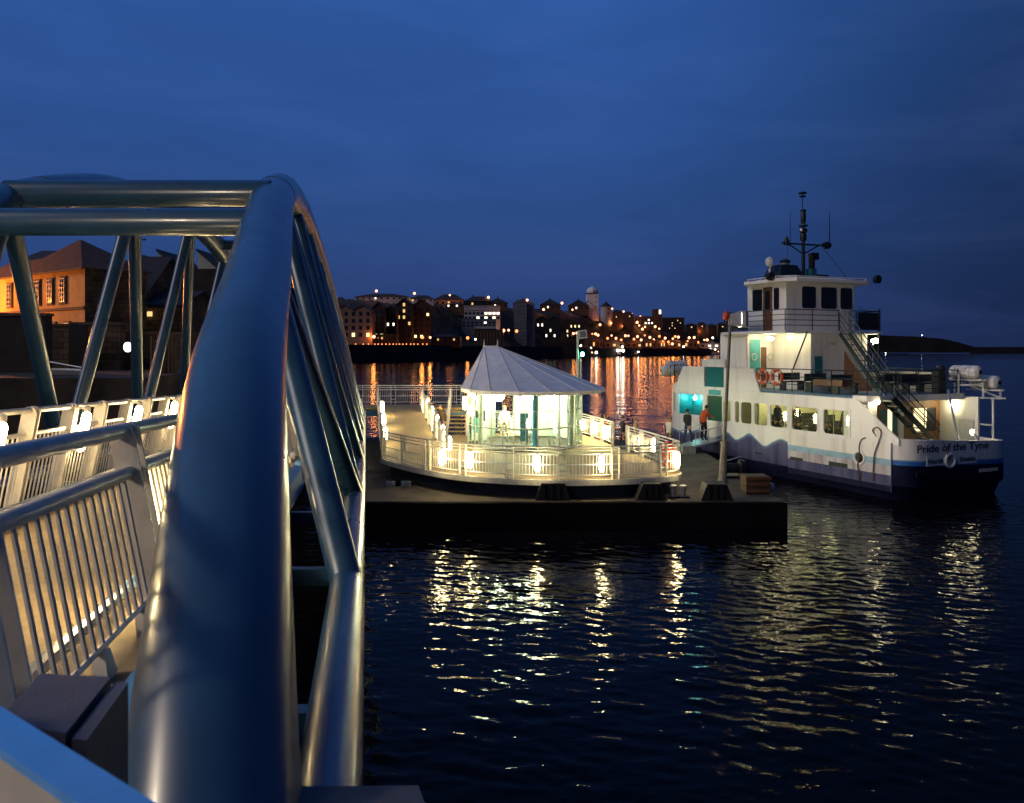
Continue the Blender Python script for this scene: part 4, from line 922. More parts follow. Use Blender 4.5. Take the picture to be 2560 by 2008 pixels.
# life raft rack and davit at the stern quarter
m = MB()
for v, s, z0, z1 in ((6.12, .1, 2.2, 3.95), (5.55, 1.3, 3.95, 5.0), (6.25, .65, 3.95, 4.8), (6.1, 1.9, 4.0, 4.9), (6.95, .35, 3.95, 4.4)): m.tube([(v, s, z0), (v, s, z1)], .045, 8)
for a, b_ in (((6.0, 1.6, 3.93), (6.95, .1, 3.93)), ((5.55, 1.3, 4.9), (6.0, 2.1, 4.78)), ((5.55, 1.3, 4.5), (6.25, .65, 4.5)), ((5.9, 2.0, 4.72), (5.95, .5, 4.72)), ((6.2, 2.0, 4.72), (6.25, .5, 4.72)), ((6.6, 1.7, 4.28), (6.65, .2, 4.28)), ((6.95, 1.7, 4.28), (7.0, .2, 4.28)), ((6.1, 1.9, 4.7), (6.95, .35, 3.95)), ((6.12, .1, 2.8), (6.1, 1.0, 2.8))): m.tube([a, b_], .04, 8)
m.build('raft_rack', 'raft_white', ferry)
m = MB(); m.tube([(3.05, -.6, 2.3), (4.5, 1.0, 4.3)], .05, 10); m.tube([(4.3, -.6, 2.3), (4.2, -.4, 2.62)], .04, 8); m.build('davit', 'galv', ferry)
m = MB(); m.box(4.6, 5.0, 1.5, 1.9, 4.1, 5.1); m.lathe((4.8, 1.6, 5.1), [(.18, 0), (.22, .14), (.12, .28)], 10); m.build('searchlight', 'black_paint', ferry)
m = MB()
for s in (15.2, 15.6): m.tube([(.25, s, 4.1), (.25, s, 5.2)], .03, 6)
for h in (4.5, 4.85, 5.2): m.tube([(.15, 14.8, h), (.3, 15.35, h), (.8, 15.7, h)], .025, 6)
m.build('bow_railing', 'rail_green', ferry)
# life rafts, lifebuoys
def raft(c, axis, L_, r_, label):
    c, ax = Vector(c), Vector(axis).normalized(); t = thing('life_raft', label, 'life raft', FW(*(c - Vector((0, 0, r_)))), 'white life raft canisters')
    wx = lambda m: setattr(m, 'v', [tuple(FW(*p)) for p in m.v])
    m = MB(); h = L_ / 2
    m.lathe(c, [(.02, -h), (r_ * .6, -h * .97), (r_ * .92, -h * .86), (r_, -h * .7), (r_, -.02), (r_ * 1.05, -.02), (r_ * 1.05, .02), (r_, .02), (r_, h * .7), (r_ * .92, h * .86), (r_ * .6, h * .97), (.02, h)], 20, axis=ax); wx(m); m.build('canister', 'raft_white', t)
    for q in (-.5, -.25, .25, .5):
        m = MB(); m.lathe(c + ax * h * q, [(r_ * 1.0, -.02), (r_ * 1.025, -.015), (r_ * 1.025, .015), (r_, .02)], 20, axis=ax); wx(m); m.build('strap', 'galv', t)
    m = MB(); m.lathe(c - ax * (h * .985), [(.02, -.02), (r_ * .32, -.015), (r_ * .34, .02)], 10, axis=ax); wx(m); m.build('end_label', 'letter_dark', t)
raft((5.98, 1.28, 5.07), (.03, 1, 0), 1.45, .30, 'upper white life raft canister on the rack at the ferry stern')
raft((6.78, .95, 4.62), (.03, 1, 0), 1.4, .30, 'lower outboard white life raft canister at the ferry stern')
raft((.45, 15.75, 4.86), (.9, -.3, 0), 1.3, .30, 'white life raft canister at the far bow of the ferry')
raft((1.1, 16.2, 5.15), (.9, -.3, 0), 1.3, .28, 'white life raft canister with black strap behind the other bow canister')
def lifebuoy(s, label):
    c = (.1, s, 4.76); t = thing('lifebuoy', label, 'lifebuoy', FW(*c), 'orange lifebuoys on the ferry railing')
    m = MB(); m.tube(ringv(c, .33, 0, 'v'), .08, 10, caps=False); m.v = [tuple(FW(*p)) for p in m.v]; m.build('ring', 'buoy_orange', t)
    for a0 in (45, 135, 225, 315):
        m = MB(); m.tube([(c[0], c[1] + .33 * math.cos(R(a)), c[2] + .33 * math.sin(R(a))) for a in (a0 - 8, a0, a0 + 8)], .083, 10); m.v = [tuple(FW(*p)) for p in m.v]; m.build('reflective_band', 'raft_white', t)
    m = MB(); m.tube([(c[0] - .09, c[1] + .42 * math.cos(R(a)), c[2] + .42 * math.sin(R(a))) for a in range(0, 361, 15)], .012, 5); m.v = [tuple(FW(*p)) for p in m.v]; m.build('grab_rope', 'rope', t)
lifebuoy(7.62, 'orange lifebuoy on the ferry railing next to the sloping white bulwark')
lifebuoy(6.64, 'orange lifebuoy on the ferry railing below the lit yellow wall')

# ---------------------------------------------------------------- people
pm('skin', (.42, .24, .17), .55, 0, .1, 20)
pm('hair_dark', (.02, .014, .01), .6, 0, .2, 60)
pm('hair_fair', (.22, .13, .06), .6, 0, .2, 60)
for nme, c_ in dict(cloth_black=(.014, .014, .018), cloth_navy=(.02, .028, .06), cloth_brown=(.10, .06, .035), cloth_orange=(.62, .10, .02), cloth_white=(.55, .53, .5), cloth_grey=(.14, .14, .15), cloth_red=(.30, .04, .03), cloth_tan=(.30, .20, .11), cloth_jean=(.03, .05, .11)).items(): pm(nme, c_, .85, 0, .15, 14, .2, 60)
DEPS = bpy.context.evaluated_depsgraph_get
def person(loc, face, label, jacket='cloth_black', trousers='cloth_navy', hair='hair_dark', pose='stand', h=1.72, group=None):
    "one skinned figure; face = heading in degrees (0 looks along +Y)"
    k = h / 1.75; sit = pose == 'sit'
    J = {'pelvis': (0, 0, .95), 'belly': (0, .005, 1.10), 'chest': (0, .0, 1.30), 'neck': (0, .0, 1.48), 'head0': (0, .02, 1.56), 'head1': (0, .025, 1.66), 'head2': (0, .01, 1.72)}
    for s_, n_ in ((-1, 'L'), (1, 'R')):
        J['sh' + n_] = (s_ * .18, 0, 1.41); J['hip' + n_] = (s_ * .095, 0, .90)
        st = {'walk': .16 * s_, 'step': .24 * s_}.get(pose, .02 * s_)
        J['kn' + n_] = (s_ * .10, st * .6 + .05, .50); J['an' + n_] = (s_ * .10, st, .09 + (.05 if st < -.1 else 0)); J['to' + n_] = (s_ * .12, st + .17, .035)
        J['el' + n_] = (s_ * .25, -st * .5 - .02, 1.13); J['wr' + n_] = (s_ * .25, -st * 1.1 + .08, .90)
        if pose == 'photo': J['el' + n_] = (s_ * .33, .16, 1.30); J['wr' + n_] = (s_ * .11, .28, 1.56)
        if pose == 'lean' or pose == 'reach' and s_ > 0: J['el' + n_] = (s_ * .27, .18, 1.20); J['wr' + n_] = (s_ * .20, .42, 1.16)
        if sit: J['kn' + n_] = (s_ * .13, .44, .90); J['an' + n_] = (s_ * .13, .46, .49); J['to' + n_] = (s_ * .14, .63, .45); J['el' + n_] = (s_ * .26, .08, 1.16); J['wr' + n_] = (s_ * .16, .30, 1.05)
    if pose == 'reach':
        for q in ('chest', 'neck', 'head0', 'head1', 'head2', 'shL', 'shR', 'elL', 'elR', 'wrL', 'wrR'): J[q] = (J[q][0], J[q][1] + (J[q][2] - 1.05) * .35, J[q][2] - .04)
    if sit: J = {a: (x, y, z - .44) for a, (x, y, z) in J.items()}
    rad = dict(pelvis=(.155, .11), belly=(.14, .10), chest=(.165, .115), neck=(.06, .06), head0=(.075, .085), head1=(.088, .105), head2=(.06, .075))
    for n_ in 'LR': rad.update({'sh' + n_: (.075, .075), 'el' + n_: (.052, .052), 'wr' + n_: (.038, .034), 'hip' + n_: (.095, .10), 'kn' + n_: (.068, .068), 'an' + n_: (.05, .05), 'to' + n_: (.045, .035)})
    E_ = [('pelvis', 'belly'), ('belly', 'chest'), ('chest', 'neck'), ('neck', 'head0'), ('head0', 'head1'), ('head1', 'head2')]
    for n_ in 'LR': E_ += [('chest', 'sh' + n_), ('sh' + n_, 'el' + n_), ('el' + n_, 'wr' + n_), ('pelvis', 'hip' + n_), ('hip' + n_, 'kn' + n_), ('kn' + n_, 'an' + n_), ('an' + n_, 'to' + n_)]
    keys = list(J); idx = {q: i for i, q in enumerate(keys)}
    vs_ = [Vector(J[q]) for q in keys]; rr = [rad[q] for q in keys]; es = [(idx[a], idx[b_]) for a, b_ in E_]
    for n_, s_ in (('L', -1), ('R', 1)):                     # palm, four fingers and a thumb on each hand
        w = Vector(J['wr' + n_]); d = (w - Vector(J['el' + n_])).normalized(); sd = d.cross(Vector((0, 1, 0)) if abs(d.y) < .8 else Vector((0, 0, 1))).normalized(); nm_ = sd.cross(d)
        pi = len(vs_); vs_.append(w + d * .075); rr.append((.038, .022)); es.append((idx['wr' + n_], pi))
        for f_, L_ in ((-.027, .062), (-.009, .075), (.009, .072), (.027, .056)):
            a = len(vs_); vs_ += [w + d * .105 + sd * f_, w + d * (.105 + L_ * .55) + sd * f_ * 1.1 + nm_ * .012, w + d * (.105 + L_ * .9) + sd * f_ * 1.1 + nm_ * .034]; rr += [(.0095, .0095), (.0085, .0085), (.007, .007)]; es += [(pi, a), (a, a + 1), (a + 1, a + 2)]
        a = len(vs_); vs_ += [w + d * .05 + sd * -.045 * s_, w + d * .085 + sd * -.062 * s_ + nm_ * .02]; rr += [(.012, .012), (.009, .009)]; es += [(idx['wr' + n_], a), (a, a + 1)]
    me = bpy.data.meshes.new('person'); me.from_pydata([tuple(p * k) for p in vs_], es, [])
    o = bpy.data.objects.new('tmp', me); COL.objects.link(o)
    o.modifiers.new('k', 'SKIN'); sv = me.skin_vertices[0].data
    for i, r_ in enumerate(rr): sv[i].radius = (r_[0] * k, r_[1] * k)
    sv[0].use_root = True
    ss_ = o.modifiers.new('u', 'SUBSURF'); ss_.levels = 1; ss_.render_levels = 1
    dg = DEPS(); body = bpy.data.meshes.new_from_object(o.evaluated_get(dg)); bpy.data.objects.remove(o); bpy.data.meshes.remove(me)
    for q in (jacket, trousers, 'skin', 'hair_dark'): body.materials.append(M[q])
    zoff = .44 if sit else 0
    wL, wR = Vector(J['wrL']) * k, Vector(J['wrR']) * k; hd = Vector(J['head0']) * k
    for f_ in body.polygons:
        c = f_.center; t = 0
        if min((c - wL).length, (c - wR).length) < .0: t = 2
        dl, dr = (c - Vector(J['elL']) * k).length, (c - Vector(J['elR']) * k).length
        nearhand = ((c - wL).dot((wL - Vector(J['elL']) * k).normalized()) > .01 and (c - wL).length < .25) or ((c - wR).dot((wR - Vector(J['elR']) * k).normalized()) > .01 and (c - wR).length < .25)
        lowpart = c.z < (.93 - zoff) * k or (sit and c.y > .13 * k and c.z < (1.02 - zoff) * k)
        if nearhand and abs(c.x) > .03: t = 2
        elif c.z > (J['neck'][2] + .005) * k and abs(c.x) < .13 * k: t = 2
        elif lowpart: t = 3 if c.z < (.075 - zoff if not sit else .03) * k else 1
        f_.material_index = t; f_.use_smooth = True
    # face: nose, eyes, ears kept in the same mesh as small raised forms
    body.name = 'person'
    p = bpy.data.objects.new('person', body); COL.objects.link(p); p.location = loc; p.rotation_euler = (0, 0, R(face)); ORG[p.name] = Vector((0, 0, 0))
    h1 = Vector(J['head1']) * k; m = MB()
    hv = []; n1, n2 = 14, 8
    for i in range(n2 + 1):
        for j in range(n1):
            th = math.pi * .62 * i / n2; ph = 2 * math.pi * j / n1; fr_ = math.sin(ph)
            thh = th * (1 - .45 * max(0, fr_) ** 1.5)
            hv.append(h1 + Vector((.098 * math.sin(thh) * math.cos(ph), .116 * math.sin(thh) * fr_ - .008, .118 * math.cos(thh) + .0)) * k)
    m.add(hv, [(i * n1 + j, i * n1 + (j + 1) % n1, (i + 1) * n1 + (j + 1) % n1, (i + 1) * n1 + j) for i in range(n2) for j in range(n1)])
    m.build('hair', hair, p)
    m = MB(); fy_ = h1.y + .10 * k
    m.add([h1 + Vector(q) * k for q in ((-.013, .095, -.03), (.013, .095, -.03), (0, .125, -.03), (0, .098, .015))], [(0, 1, 2), (0, 2, 3), (1, 3, 2)])
    for sx in (-1, 1): m.ball(h1 + Vector((sx * .093, .0, -.015)) * k, .014, .03, 6, 5)
    m.build('face_features', 'skin', p)
    m = MB()
    for sx in (-1, 1): m.ball(h1 + Vector((sx * .034, .098, .008)) * k, .009, .007, 6, 5)
    m.box(h1.x - .022, h1.x + .022, h1.y + .098 * k, h1.y + .106 * k, h1.z - .062, h1.z - .056)
    m.build('eyes_and_mouth', 'hair_dark', p)
    return tag(p, label, 'person', group)
G1 = 'passengers waiting to board'; G2 = 'passengers inside the ferry cabin'
person((4.15, 43.0, .91), -60, 'person in brown coat standing just right of the shelter glass', 'cloth_brown', 'cloth_black', pose='walk', group=G1)
person((4.95, 42.6, .91), -70, 'person in reddish top walking to the ferry behind the lamps', 'cloth_red', 'cloth_navy', 'hair_fair', pose='walk', group=G1)
person((5.75, 41.6, .91), -75, 'person in dark coat in the middle of the boarding queue', 'cloth_black', 'cloth_black', pose='walk', group=G1)
person((6.35, 41.1, .91), -75, 'person in tan coat ahead of the dark coated queuer', 'cloth_tan', 'cloth_grey', 'hair_fair', pose='walk', h=1.66, group=G1)
person((8.05, 41.0, .91), -60, 'person in white top and brown skirt stepping to the boarding ramp', 'cloth_white', 'cloth_brown', 'hair_fair', pose='step', h=1.7, group=G1)
person((9.0, 41.0, 1.30), -45, 'person in black jacket with jeans on the boarding ramp', 'cloth_black', 'cloth_jean', pose='walk', group=G1)
person((9.95, 41.55, 1.36), -55, 'person in bright orange jacket leaning into the ferry doorway', 'cloth_orange', 'cloth_black', pose='reach', h=1.86, group=G1)
person((-3.55, 40.9, 1.61), 150, 'person in brown jacket bending by the foot of the stage stairs', 'cloth_brown', 'cloth_navy', 'hair_fair', pose='reach', h=1.7)
person((-.35, 38.4, 2.10), 175, 'person in white clothes sitting on the bench in the shelter', 'cloth_white', 'cloth_tan', 'hair_fair', pose='sit')
def onb(v, s, face, label, *a, **kw_): return person(FW(v, s, 1.765), face + math.degrees(FANG), label, *a, group=G2, **kw_)
onb(.9, 2.75, 90, 'person in black raising a camera behind the first cabin window from the stern', 'cloth_black', 'cloth_black', 'hair_fair', pose='photo', h=1.78)
onb(1.1, 3.5, 20, 'person in dark coat at the left edge of the aft cabin window', 'cloth_black', 'cloth_navy', h=1.74)
onb(1.0, 4.55, 200, 'person in greenish grey coat in the second cabin window from the stern', 'cloth_grey', 'cloth_navy', 'hair_fair', h=1.8)
onb(1.5, 5.3, 160, 'person in navy coat at the left of the second cabin window from the stern', 'cloth_navy', 'cloth_black', h=1.7)
onb(1.0, 6.3, -90, 'person in black coat in the third cabin window from the stern', 'cloth_black', 'cloth_black', h=1.72)
onb(.95, 7.55, 10, 'person in navy coat in the fourth cabin window from the stern', 'cloth_navy', 'cloth_black', h=1.74)

# ---------------------------------------------------------------- the near bank behind the bridge
m = MB(); m.prism([(-70, 31, 4.95), (-14.3, 31, 4.95), (-16.5, 44, 4.95), (-22, 66, 4.95), (-70, 90, 4.95)], (0, 0, -6)); tag(m.build('left_bank', 'apron_mud'), 'muddy quay apron behind the bridge', 'ground', kind='structure')
C0 = Vector((-24.56, 46.0, 0)); e1 = Vector((-.80, .60, 0)); f1 = Vector((.60, .80, 0))
ho = thing('quayside_house', 'orange lit rendered house with hipped roof seen through the bridge struts', 'house', (C0.x, C0.y, 4.95))
ze = 10.78; LN, DP = 17.0, 3.7
def HP(t, u, z): p = C0 + e1 * t + f1 * u; return Vector((p.x, p.y, z))
m = MB(); m.add([HP(0, 0, 4.95), HP(LN, 0, 4.95), HP(LN, 0, ze), HP(0, 0, ze)], [(0, 1, 2, 3)], 0)
for a, b_ in (((0, 0), (0, DP)), ((0, DP), (LN, DP)), ((LN, DP), (LN, 0))): m.add([HP(*a, 4.95), HP(*b_, 4.95), HP(*b_, ze), HP(*a, ze)], [(0, 1, 2, 3)], 1)
m.build('wall', ['render_ochre', 'stone_wall'], ho)
m = MB(); o = .3; q = [HP(-o, -o, ze), HP(LN + o, -o, ze)]
def hip(t0, t1, za, ap):
    c_ = [HP(t0, -o, za), HP(t1, -o, za), HP(t1, DP + o, za), HP(t0, DP + o, za)]; m.add(c_ + ap, [(0, 1, 5, 4), (1, 2, 5), (2, 3, 4, 5), (3, 0, 4), (0, 3, 2, 1)])
hip(-o, 10.2, ze, [HP(4.5, DP / 2, 13.0), HP(4.7, DP / 2, 13.0)]); hip(9.0, LN + o, ze + .01, [HP(9.6, DP / 2, 12.2), HP(LN - 2, DP / 2, 12.2)])
rf = m.build('roof', 'tile_red', ho, flat=True)
m = MB(); m.bar(q[0] + Vector((0, 0, -.05)), q[1] + Vector((0, 0, -.05)), .1, .1); m.build('gutter', 'surround_stone', rf)
m = MB(); m.bar(HP(0, -.04, 8.5), HP(LN, -.04, 8.5), .08, .16); m.build('string_course', 'surround_stone', ho)
def hwin(t, z, w, h, lit=False):
    m = MB(); m.obox(HP(t, -.03, z), e1 * (w / 2 + .12), f1 * .05, Vector((0, 0, h / 2 + .12))); s_ = m.build('window', 'surround_stone', ho)
    m = MB(); m.obox(HP(t, -.09, z), e1 * w / 2, f1 * .015, Vector((0, 0, h / 2))); m.build('pane', 'window_warm' if lit else 'dark_glass', s_)
    m = MB()
    for a in (-1, 0, 1): m.obox(HP(t + a * w / 2 * .94, -.12, z), e1 * .035, f1 * .02, Vector((0, 0, h / 2)))
    for a in np.linspace(-.97, .97, 6): m.obox(HP(t, -.125, z + a * h / 2), e1 * w / 2, f1 * .02, Vector((0, 0, .025)))
    m.build('frame', 'white_frame', s_)
for t in (2.6, 4.25, 6.0, 10.1, 12.2, 14.2): hwin(t, 9.62, .62, 1.42)
hwin(2.1, 7.45, .6, .4, True); hwin(3.9, 7.45, .6, .4)
c = HP(13.5, -4.6, 9.3); qs = thing('street_lamp', 'sodium street lamp lighting the orange house from beyond the left edge', 'street lamp', (c.x, c.y, 4.95)); MB().ball(c, .22, .22, 12, 8).build('lantern', 'sodium_near', qs)
m = MB(); m.tube([(c.x + .3, c.y, 4.95), (c.x + .3, c.y, c.z + .3), (c.x, c.y, c.z + .3)], .06, 8); m.build('pole', 'black_paint', qs)
def gable_house(name, px0, px1, D, yeave, yridge, depth, wallm, roofm, label, z0=4.95, ov=.3):
    a, b_ = W(px0, yeave, D), W(px1, yeave, D); zr = W(px0, yridge, D + depth / 2).z
    t = thing(name, label, 'building', ((a.x + b_.x) / 2, D, z0)); m = MB()
    m.box(a.x, b_.x, D, D + depth, z0, a.z)
    for x in (a.x, b_.x): m.add([(x, D, a.z), (x, D + depth, a.z), (x, D + depth / 2, zr)], [(0, 1, 2)])
    m.build('wall', wallm, t)
    m = MB(); k = .18
    for s_, y0 in ((-1, D - ov), (1, D + depth + ov)):
        m.prism([(a.x - ov, y0, a.z - .1), (a.x - ov, D + depth / 2, zr + .05), (a.x - ov, D + depth / 2, zr + .05 + k), (a.x - ov, y0, a.z - .1 + k)], (b_.x - a.x + 2 * ov, 0, 0))
    r_ = m.build('roof', roofm, t)
    return t, r_, a, b_
t, r_, a, b_ = gable_house('low_cottage', 262, 345, 51, 764, 650, 9, 'stone_wall', 'slate', 'low dark stone building with a pale gutter and two lit windows')
m = MB(); m.bar((a.x, 50.6, a.z - .1), (b_.x, 50.6, a.z - .1), .1, .1); m.build('gutter', 'white_render', r_)
for px0, px1, y0, y1 in ((289, 297, 776, 792), (357, 368, 781, 790), (369, 380, 779, 791)):
    p, q = W(px0, y1, 50.95), W(px1, y0, 50.95); MB().box(p.x, q.x, 50.9, 51.0, p.z, q.z).build('window', 'window_warm', t)
gable_house('low_annex', 347, 448, 51.2, 766, 735, 7, 'stone_wall', 'slate', 'low dark annex with warm lit windows right of the small stone building')
gable_house('back_cottage', 40, 125, 63, 660, 634, 8, 'stone_wall', 'slate', 'dark ridge of a building behind the orange house')
# shed with sawtooth roof lights
D = 62; a, b_ = W(330, 672, D), W(640, 672, D); sh_ = thing('sawtooth_shed', 'large dark shed with white sawtooth rooflights on its flat top', 'shed', ((a.x + b_.x) / 2, D, 4.95))
MB().box(a.x, b_.x, D, D + 14, 4.95, a.z).build('wall', 'far_darkbrick', sh_)
for px0, px1, yt in ((344, 392, 640), (394, 438, 629), (494, 542, 629), (560, 606, 629)):
    p, q = W(px0, 672, D), W(px1, 672, D); zt = W(px0, yt, D).z
    g = MB().prism([(p.x, D + .02, p.z), (q.x, D + .02, p.z), (p.x, D + .02, zt)], (0, 6, 0)).build('rooflight', 'white_render', sh_)
    m = MB(); m.prism([(p.x - .1, D - .1, zt + .04), (q.x + .1, D - .1, p.z + .04), (q.x + .1, D - .1, p.z + .18), (p.x - .1, D - .1, zt + .22)], (0, 6.2, 0)); m.build('slope', 'slate', g)
for px0, px1, y0, y1 in ((482, 490, 770, 815), (446, 452, 780, 812)):
    p, q = W(px0, y1, D - .05), W(px1, y0, D - .05); MB().box(p.x, q.x, D - .06, D + .02, p.z, q.z).build('window', 'window_warm', sh_)
def swall(px0, px1, D, ytop, thick, label, mat='stone_wall', cope=True):
    a, b_ = W(px0, ytop, D), W(px1, ytop, D); t = thing('stone_wall', label, 'wall', ((a.x + b_.x) / 2, D, 4.95))
    MB().box(a.x, b_.x, D, D + thick, 4.9, a.z).build('masonry', mat, t)
    if cope: MB().box(a.x - .06, b_.x + .06, D - .06, D + thick + .06, a.z, a.z + .14).build('coping', 'surround_stone', t)
swall(-80, 113, 39.0, 790, .6, 'tall dark wall at the left edge of the photo below the orange house', 'far_darkbrick')
swall(113, 176, 43.0, 816, .6, 'stretch of rubble wall directly under the small lit house window')
swall(176, 300, 44.0, 812, .6, 'long rubble stone wall right of the orange house')
swall(300, 480, 45.0, 836, .6, 'lower rubble stone wall behind the illuminated oval sign')
swall(100, 240, 36.5, 946, .5, 'low stone kerb wall with the white dinghy lying on it', cope=False)
g_ = thing('wooden_gate', 'dark boarded gate set between two rubble walls', 'gate', W(195, 815, 42.9)); p, q = W(173, 850, 42.85), W(218, 812, 42.85); MB().box(p.x, q.x, 42.8, 42.9, 4.95, q.z).build('boards', 'black_paint', g_)
si = thing('illuminated_sign', 'small white oval illuminated sign on the dark wall half hidden by a strut', 'sign', W(321, 868, 43.5))
c = W(321, 868, 43.5); m = MB(); m.lathe(c, [(.02, 0), (.19, .0), (.21, .04), (.21, .12)], 20, axis=(0, -1, 0)); m.v = [(x, y, c.z + (z - c.z) * 1.25) for x, y, z in m.v]; m.build('face', 'sign_white', si)
m = MB(); m.lathe(c + Vector((0, .06, 0)), [(.24, 0), (.26, .08), (.24, .1)], 20, axis=(0, -1, 0)); m.v = [(x, y, c.z + (z - c.z) * 1.25) for x, y, z in m.v]; m.build('rim', 'black_paint', si)
tp = thing('timber_piles', 'row of tall weathered timber piles beside the river wall', 'piling', W(405, 960, 38))
for i, px in enumerate((380, 391, 403, 414, 425, 437)):
    p = W(px, 842 + 6 * math.sin(i * 2), 38); m = MB(); m.tube([(p.x, 38 + .1 * math.sin(i), 3.5), (p.x + .05 * math.cos(i * 3), 38, p.z)], [.13, .11], 9); m.build('pile', 'timber_pile', tp)
dg_ = thing('dinghy', 'pale sailing dinghy laid up on the apron with its mast lowered', 'dinghy', W(170, 935, 35.5))
def lin(a, b_, t): return a + (b_ - a) * t
P0_, P1_ = W(112, 921, 35.8), W(236, 930, 34.6); ax_ = (P1_ - P0_); m = MB(); secs = []
for i in range(9):
    t = i / 8; w = .62 * math.sin(math.pi * (.12 + .86 * t)) ** .6 * (1 if t < .7 else 1 - (t - .7) * 2.4); c = P0_ + ax_ * t; sd = Vector((-ax_.y, ax_.x, 0)).normalized()
    secs.append([c + sd * w * math.cos(R(a)) + Vector((0, 0, -.38 * math.sin(R(a)) + (.06 * t))) for a in (0, 35, 70, 110, 145, 180)])
m.add([p for s_ in secs for p in s_], [(i * 6 + k, i * 6 + k + 1, (i + 1) * 6 + k + 1, (i + 1) * 6 + k) for i in range(8) for k in range(5)]); m.build('hull', 'raft_white', dg_)
m = MB(); m.add([p for s_ in secs for p in (s_[0] + Vector((0, 0, -.06)), s_[5] + Vector((0, 0, -.06)))], [(2 * i, 2 * i + 1, 2 * i + 3, 2 * i + 2) for i in range(8)]); m.build('deck_cover', 'far_grey', dg_)
m = MB(); m.tube([W(108, 902, 35.8), W(230, 924, 34.5)], .035, 6); m.build('mast', 'galv', dg_); m = MB(); m.tube([W(112, 908, 35.9), W(122, 921, 35.8)], .03, 6); m.build('crutch', 'timber_pile', dg_)
sl_ = thing('street_lamp', 'unlit street lamp standing above the roofs behind the bridge struts', 'street lamp', W(346, 640, 66)); p = W(346, 602, 66); m = MB(); m.tube([(p.x, 66, 4.95), p, p + Vector((.15, 0, .1)), W(362, 599, 66)], .05, 6); m.build('pole', 'black_paint', sl_); MB().bar(W(358, 600, 66), W(364, 598, 66), .2, .1).build('lantern', 'black_paint', sl_)

# ---------------------------------------------------------------- the far bank: quay, hill, headland
DB = lambda px: float(np.interp(px, [600, 850, 1050, 1250, 1400, 1500, 1700, 1800, 1950], [420, 450, 500, 620, 760, 900, 1100, 1250, 1400]))
YS = lambda px: float(np.interp(px, [600, 850, 1000, 1100, 1250, 1400, 1470, 1530, 1600, 1700, 1800, 1950], [742, 746, 752, 758, 768, 776, 783, 796, 808, 819, 828, 836]))
QZ = 9.8
def ground(px, off):
    D = DB(px); zr_ = HC + (878 - YS(px)) / F * (D + 170)
    return float(np.interp(off, [0, 30, 45, 80, 120, 170, 260, 520], [QZ, QZ + .1, QZ + .1 + .08 * (zr_ - QZ), QZ + .42 * (zr_ - QZ), QZ + .8 * (zr_ - QZ), zr_, zr_, zr_ * .8]))
def at(px, off, z): D = DB(px) + off; return Vector(((px - 1280) / F * D, D, z))
pxs = np.arange(640, 1960, 8.0); offs_ = [30, 38, 45, 55, 67, 80, 93, 106, 120, 137, 155, 170, 200, 260, 520]
m = MB(); hr_ = np.random.RandomState(3)
for px in pxs:
    for i, o in enumerate(offs_): p = at(px, o, ground(px, o)); p.z += (hr_.uniform(-1, 1) * 1.1 if o > 45 else 0); m.v.append(tuple(p))
NO = len(offs_); m.f = [(i * NO + k, (i + 1) * NO + k, (i + 1) * NO + k + 1, i * NO + k + 1) for i in range(len(pxs) - 1) for k in range(NO - 1)]; m.m = [0] * len(m.f)
tag(m.build('hill', 'hill_scrub', origin=(0, 0, 0)), 'dark scrubby hillside above the far quay', 'hill', kind='structure')
m = MB()
for px in pxs: m.v += [tuple(at(px, 0, -2)), tuple(at(px, 0, QZ)), tuple(at(px, 31, QZ))]
m.f = [(i * 3 + k, (i + 1) * 3 + k, (i + 1) * 3 + k + 1, i * 3 + k + 1) for i in range(len(pxs) - 1) for k in range(2)]; m.m = [k for i in range(len(pxs) - 1) for k in range(2)]
tag(m.build('far_quay', ['far_quay_stone', 'far_ground'], origin=(0, 0, 0)), 'far quay wall and waterfront road', 'quay', kind='structure')
m = MB(); D = 1900; prof = [(1850, 836), (1960, 838), (2060, 836), (2150, 838), (2215, 838), (2300, 841), (2355, 846), (2395, 855), (2432, 866), (2470, 877.5)]
top = [W(px, y + 1.2 * math.sin(px * .35), D) for px, y in prof]; bot = [W(px, 882, D) for px, y in prof]
m.add([*top, *bot, *[p + Vector((60, 500, 0)) for p in top], *[p + Vector((60, 500, 0)) for p in bot]], [q for i in range(len(prof) - 1) for q in ((i, i + 1, 11 + i - 0, 10 + i), (i, 20 + i, 21 + i, i + 1), (20 + i, 30 + i, 31 + i, 21 + i))])
tag(m.build('headland', 'headland_dark', origin=(0, 0, 0)), 'dark low headland at the river mouth', 'headland', kind='structure')
bw = thing('breakwater', 'long thin dark breakwater along the horizon at the right edge', 'breakwater', W(2520, 880, 2300)); a, b_ = W(2430, 869, 2300), W(2760, 869, 2300)
MB().prism([(a.x, 2300, -2), (b_.x, 2300, -2), (b_.x, 2300, a.z), (a.x, 2300, a.z)], (0, 12, 0)).build('wall', 'headland_dark', bw); MB().box(a.x, b_.x, 2304, 2312, a.z, a.z + 1.6).build('parapet', 'headland_dark', bw)

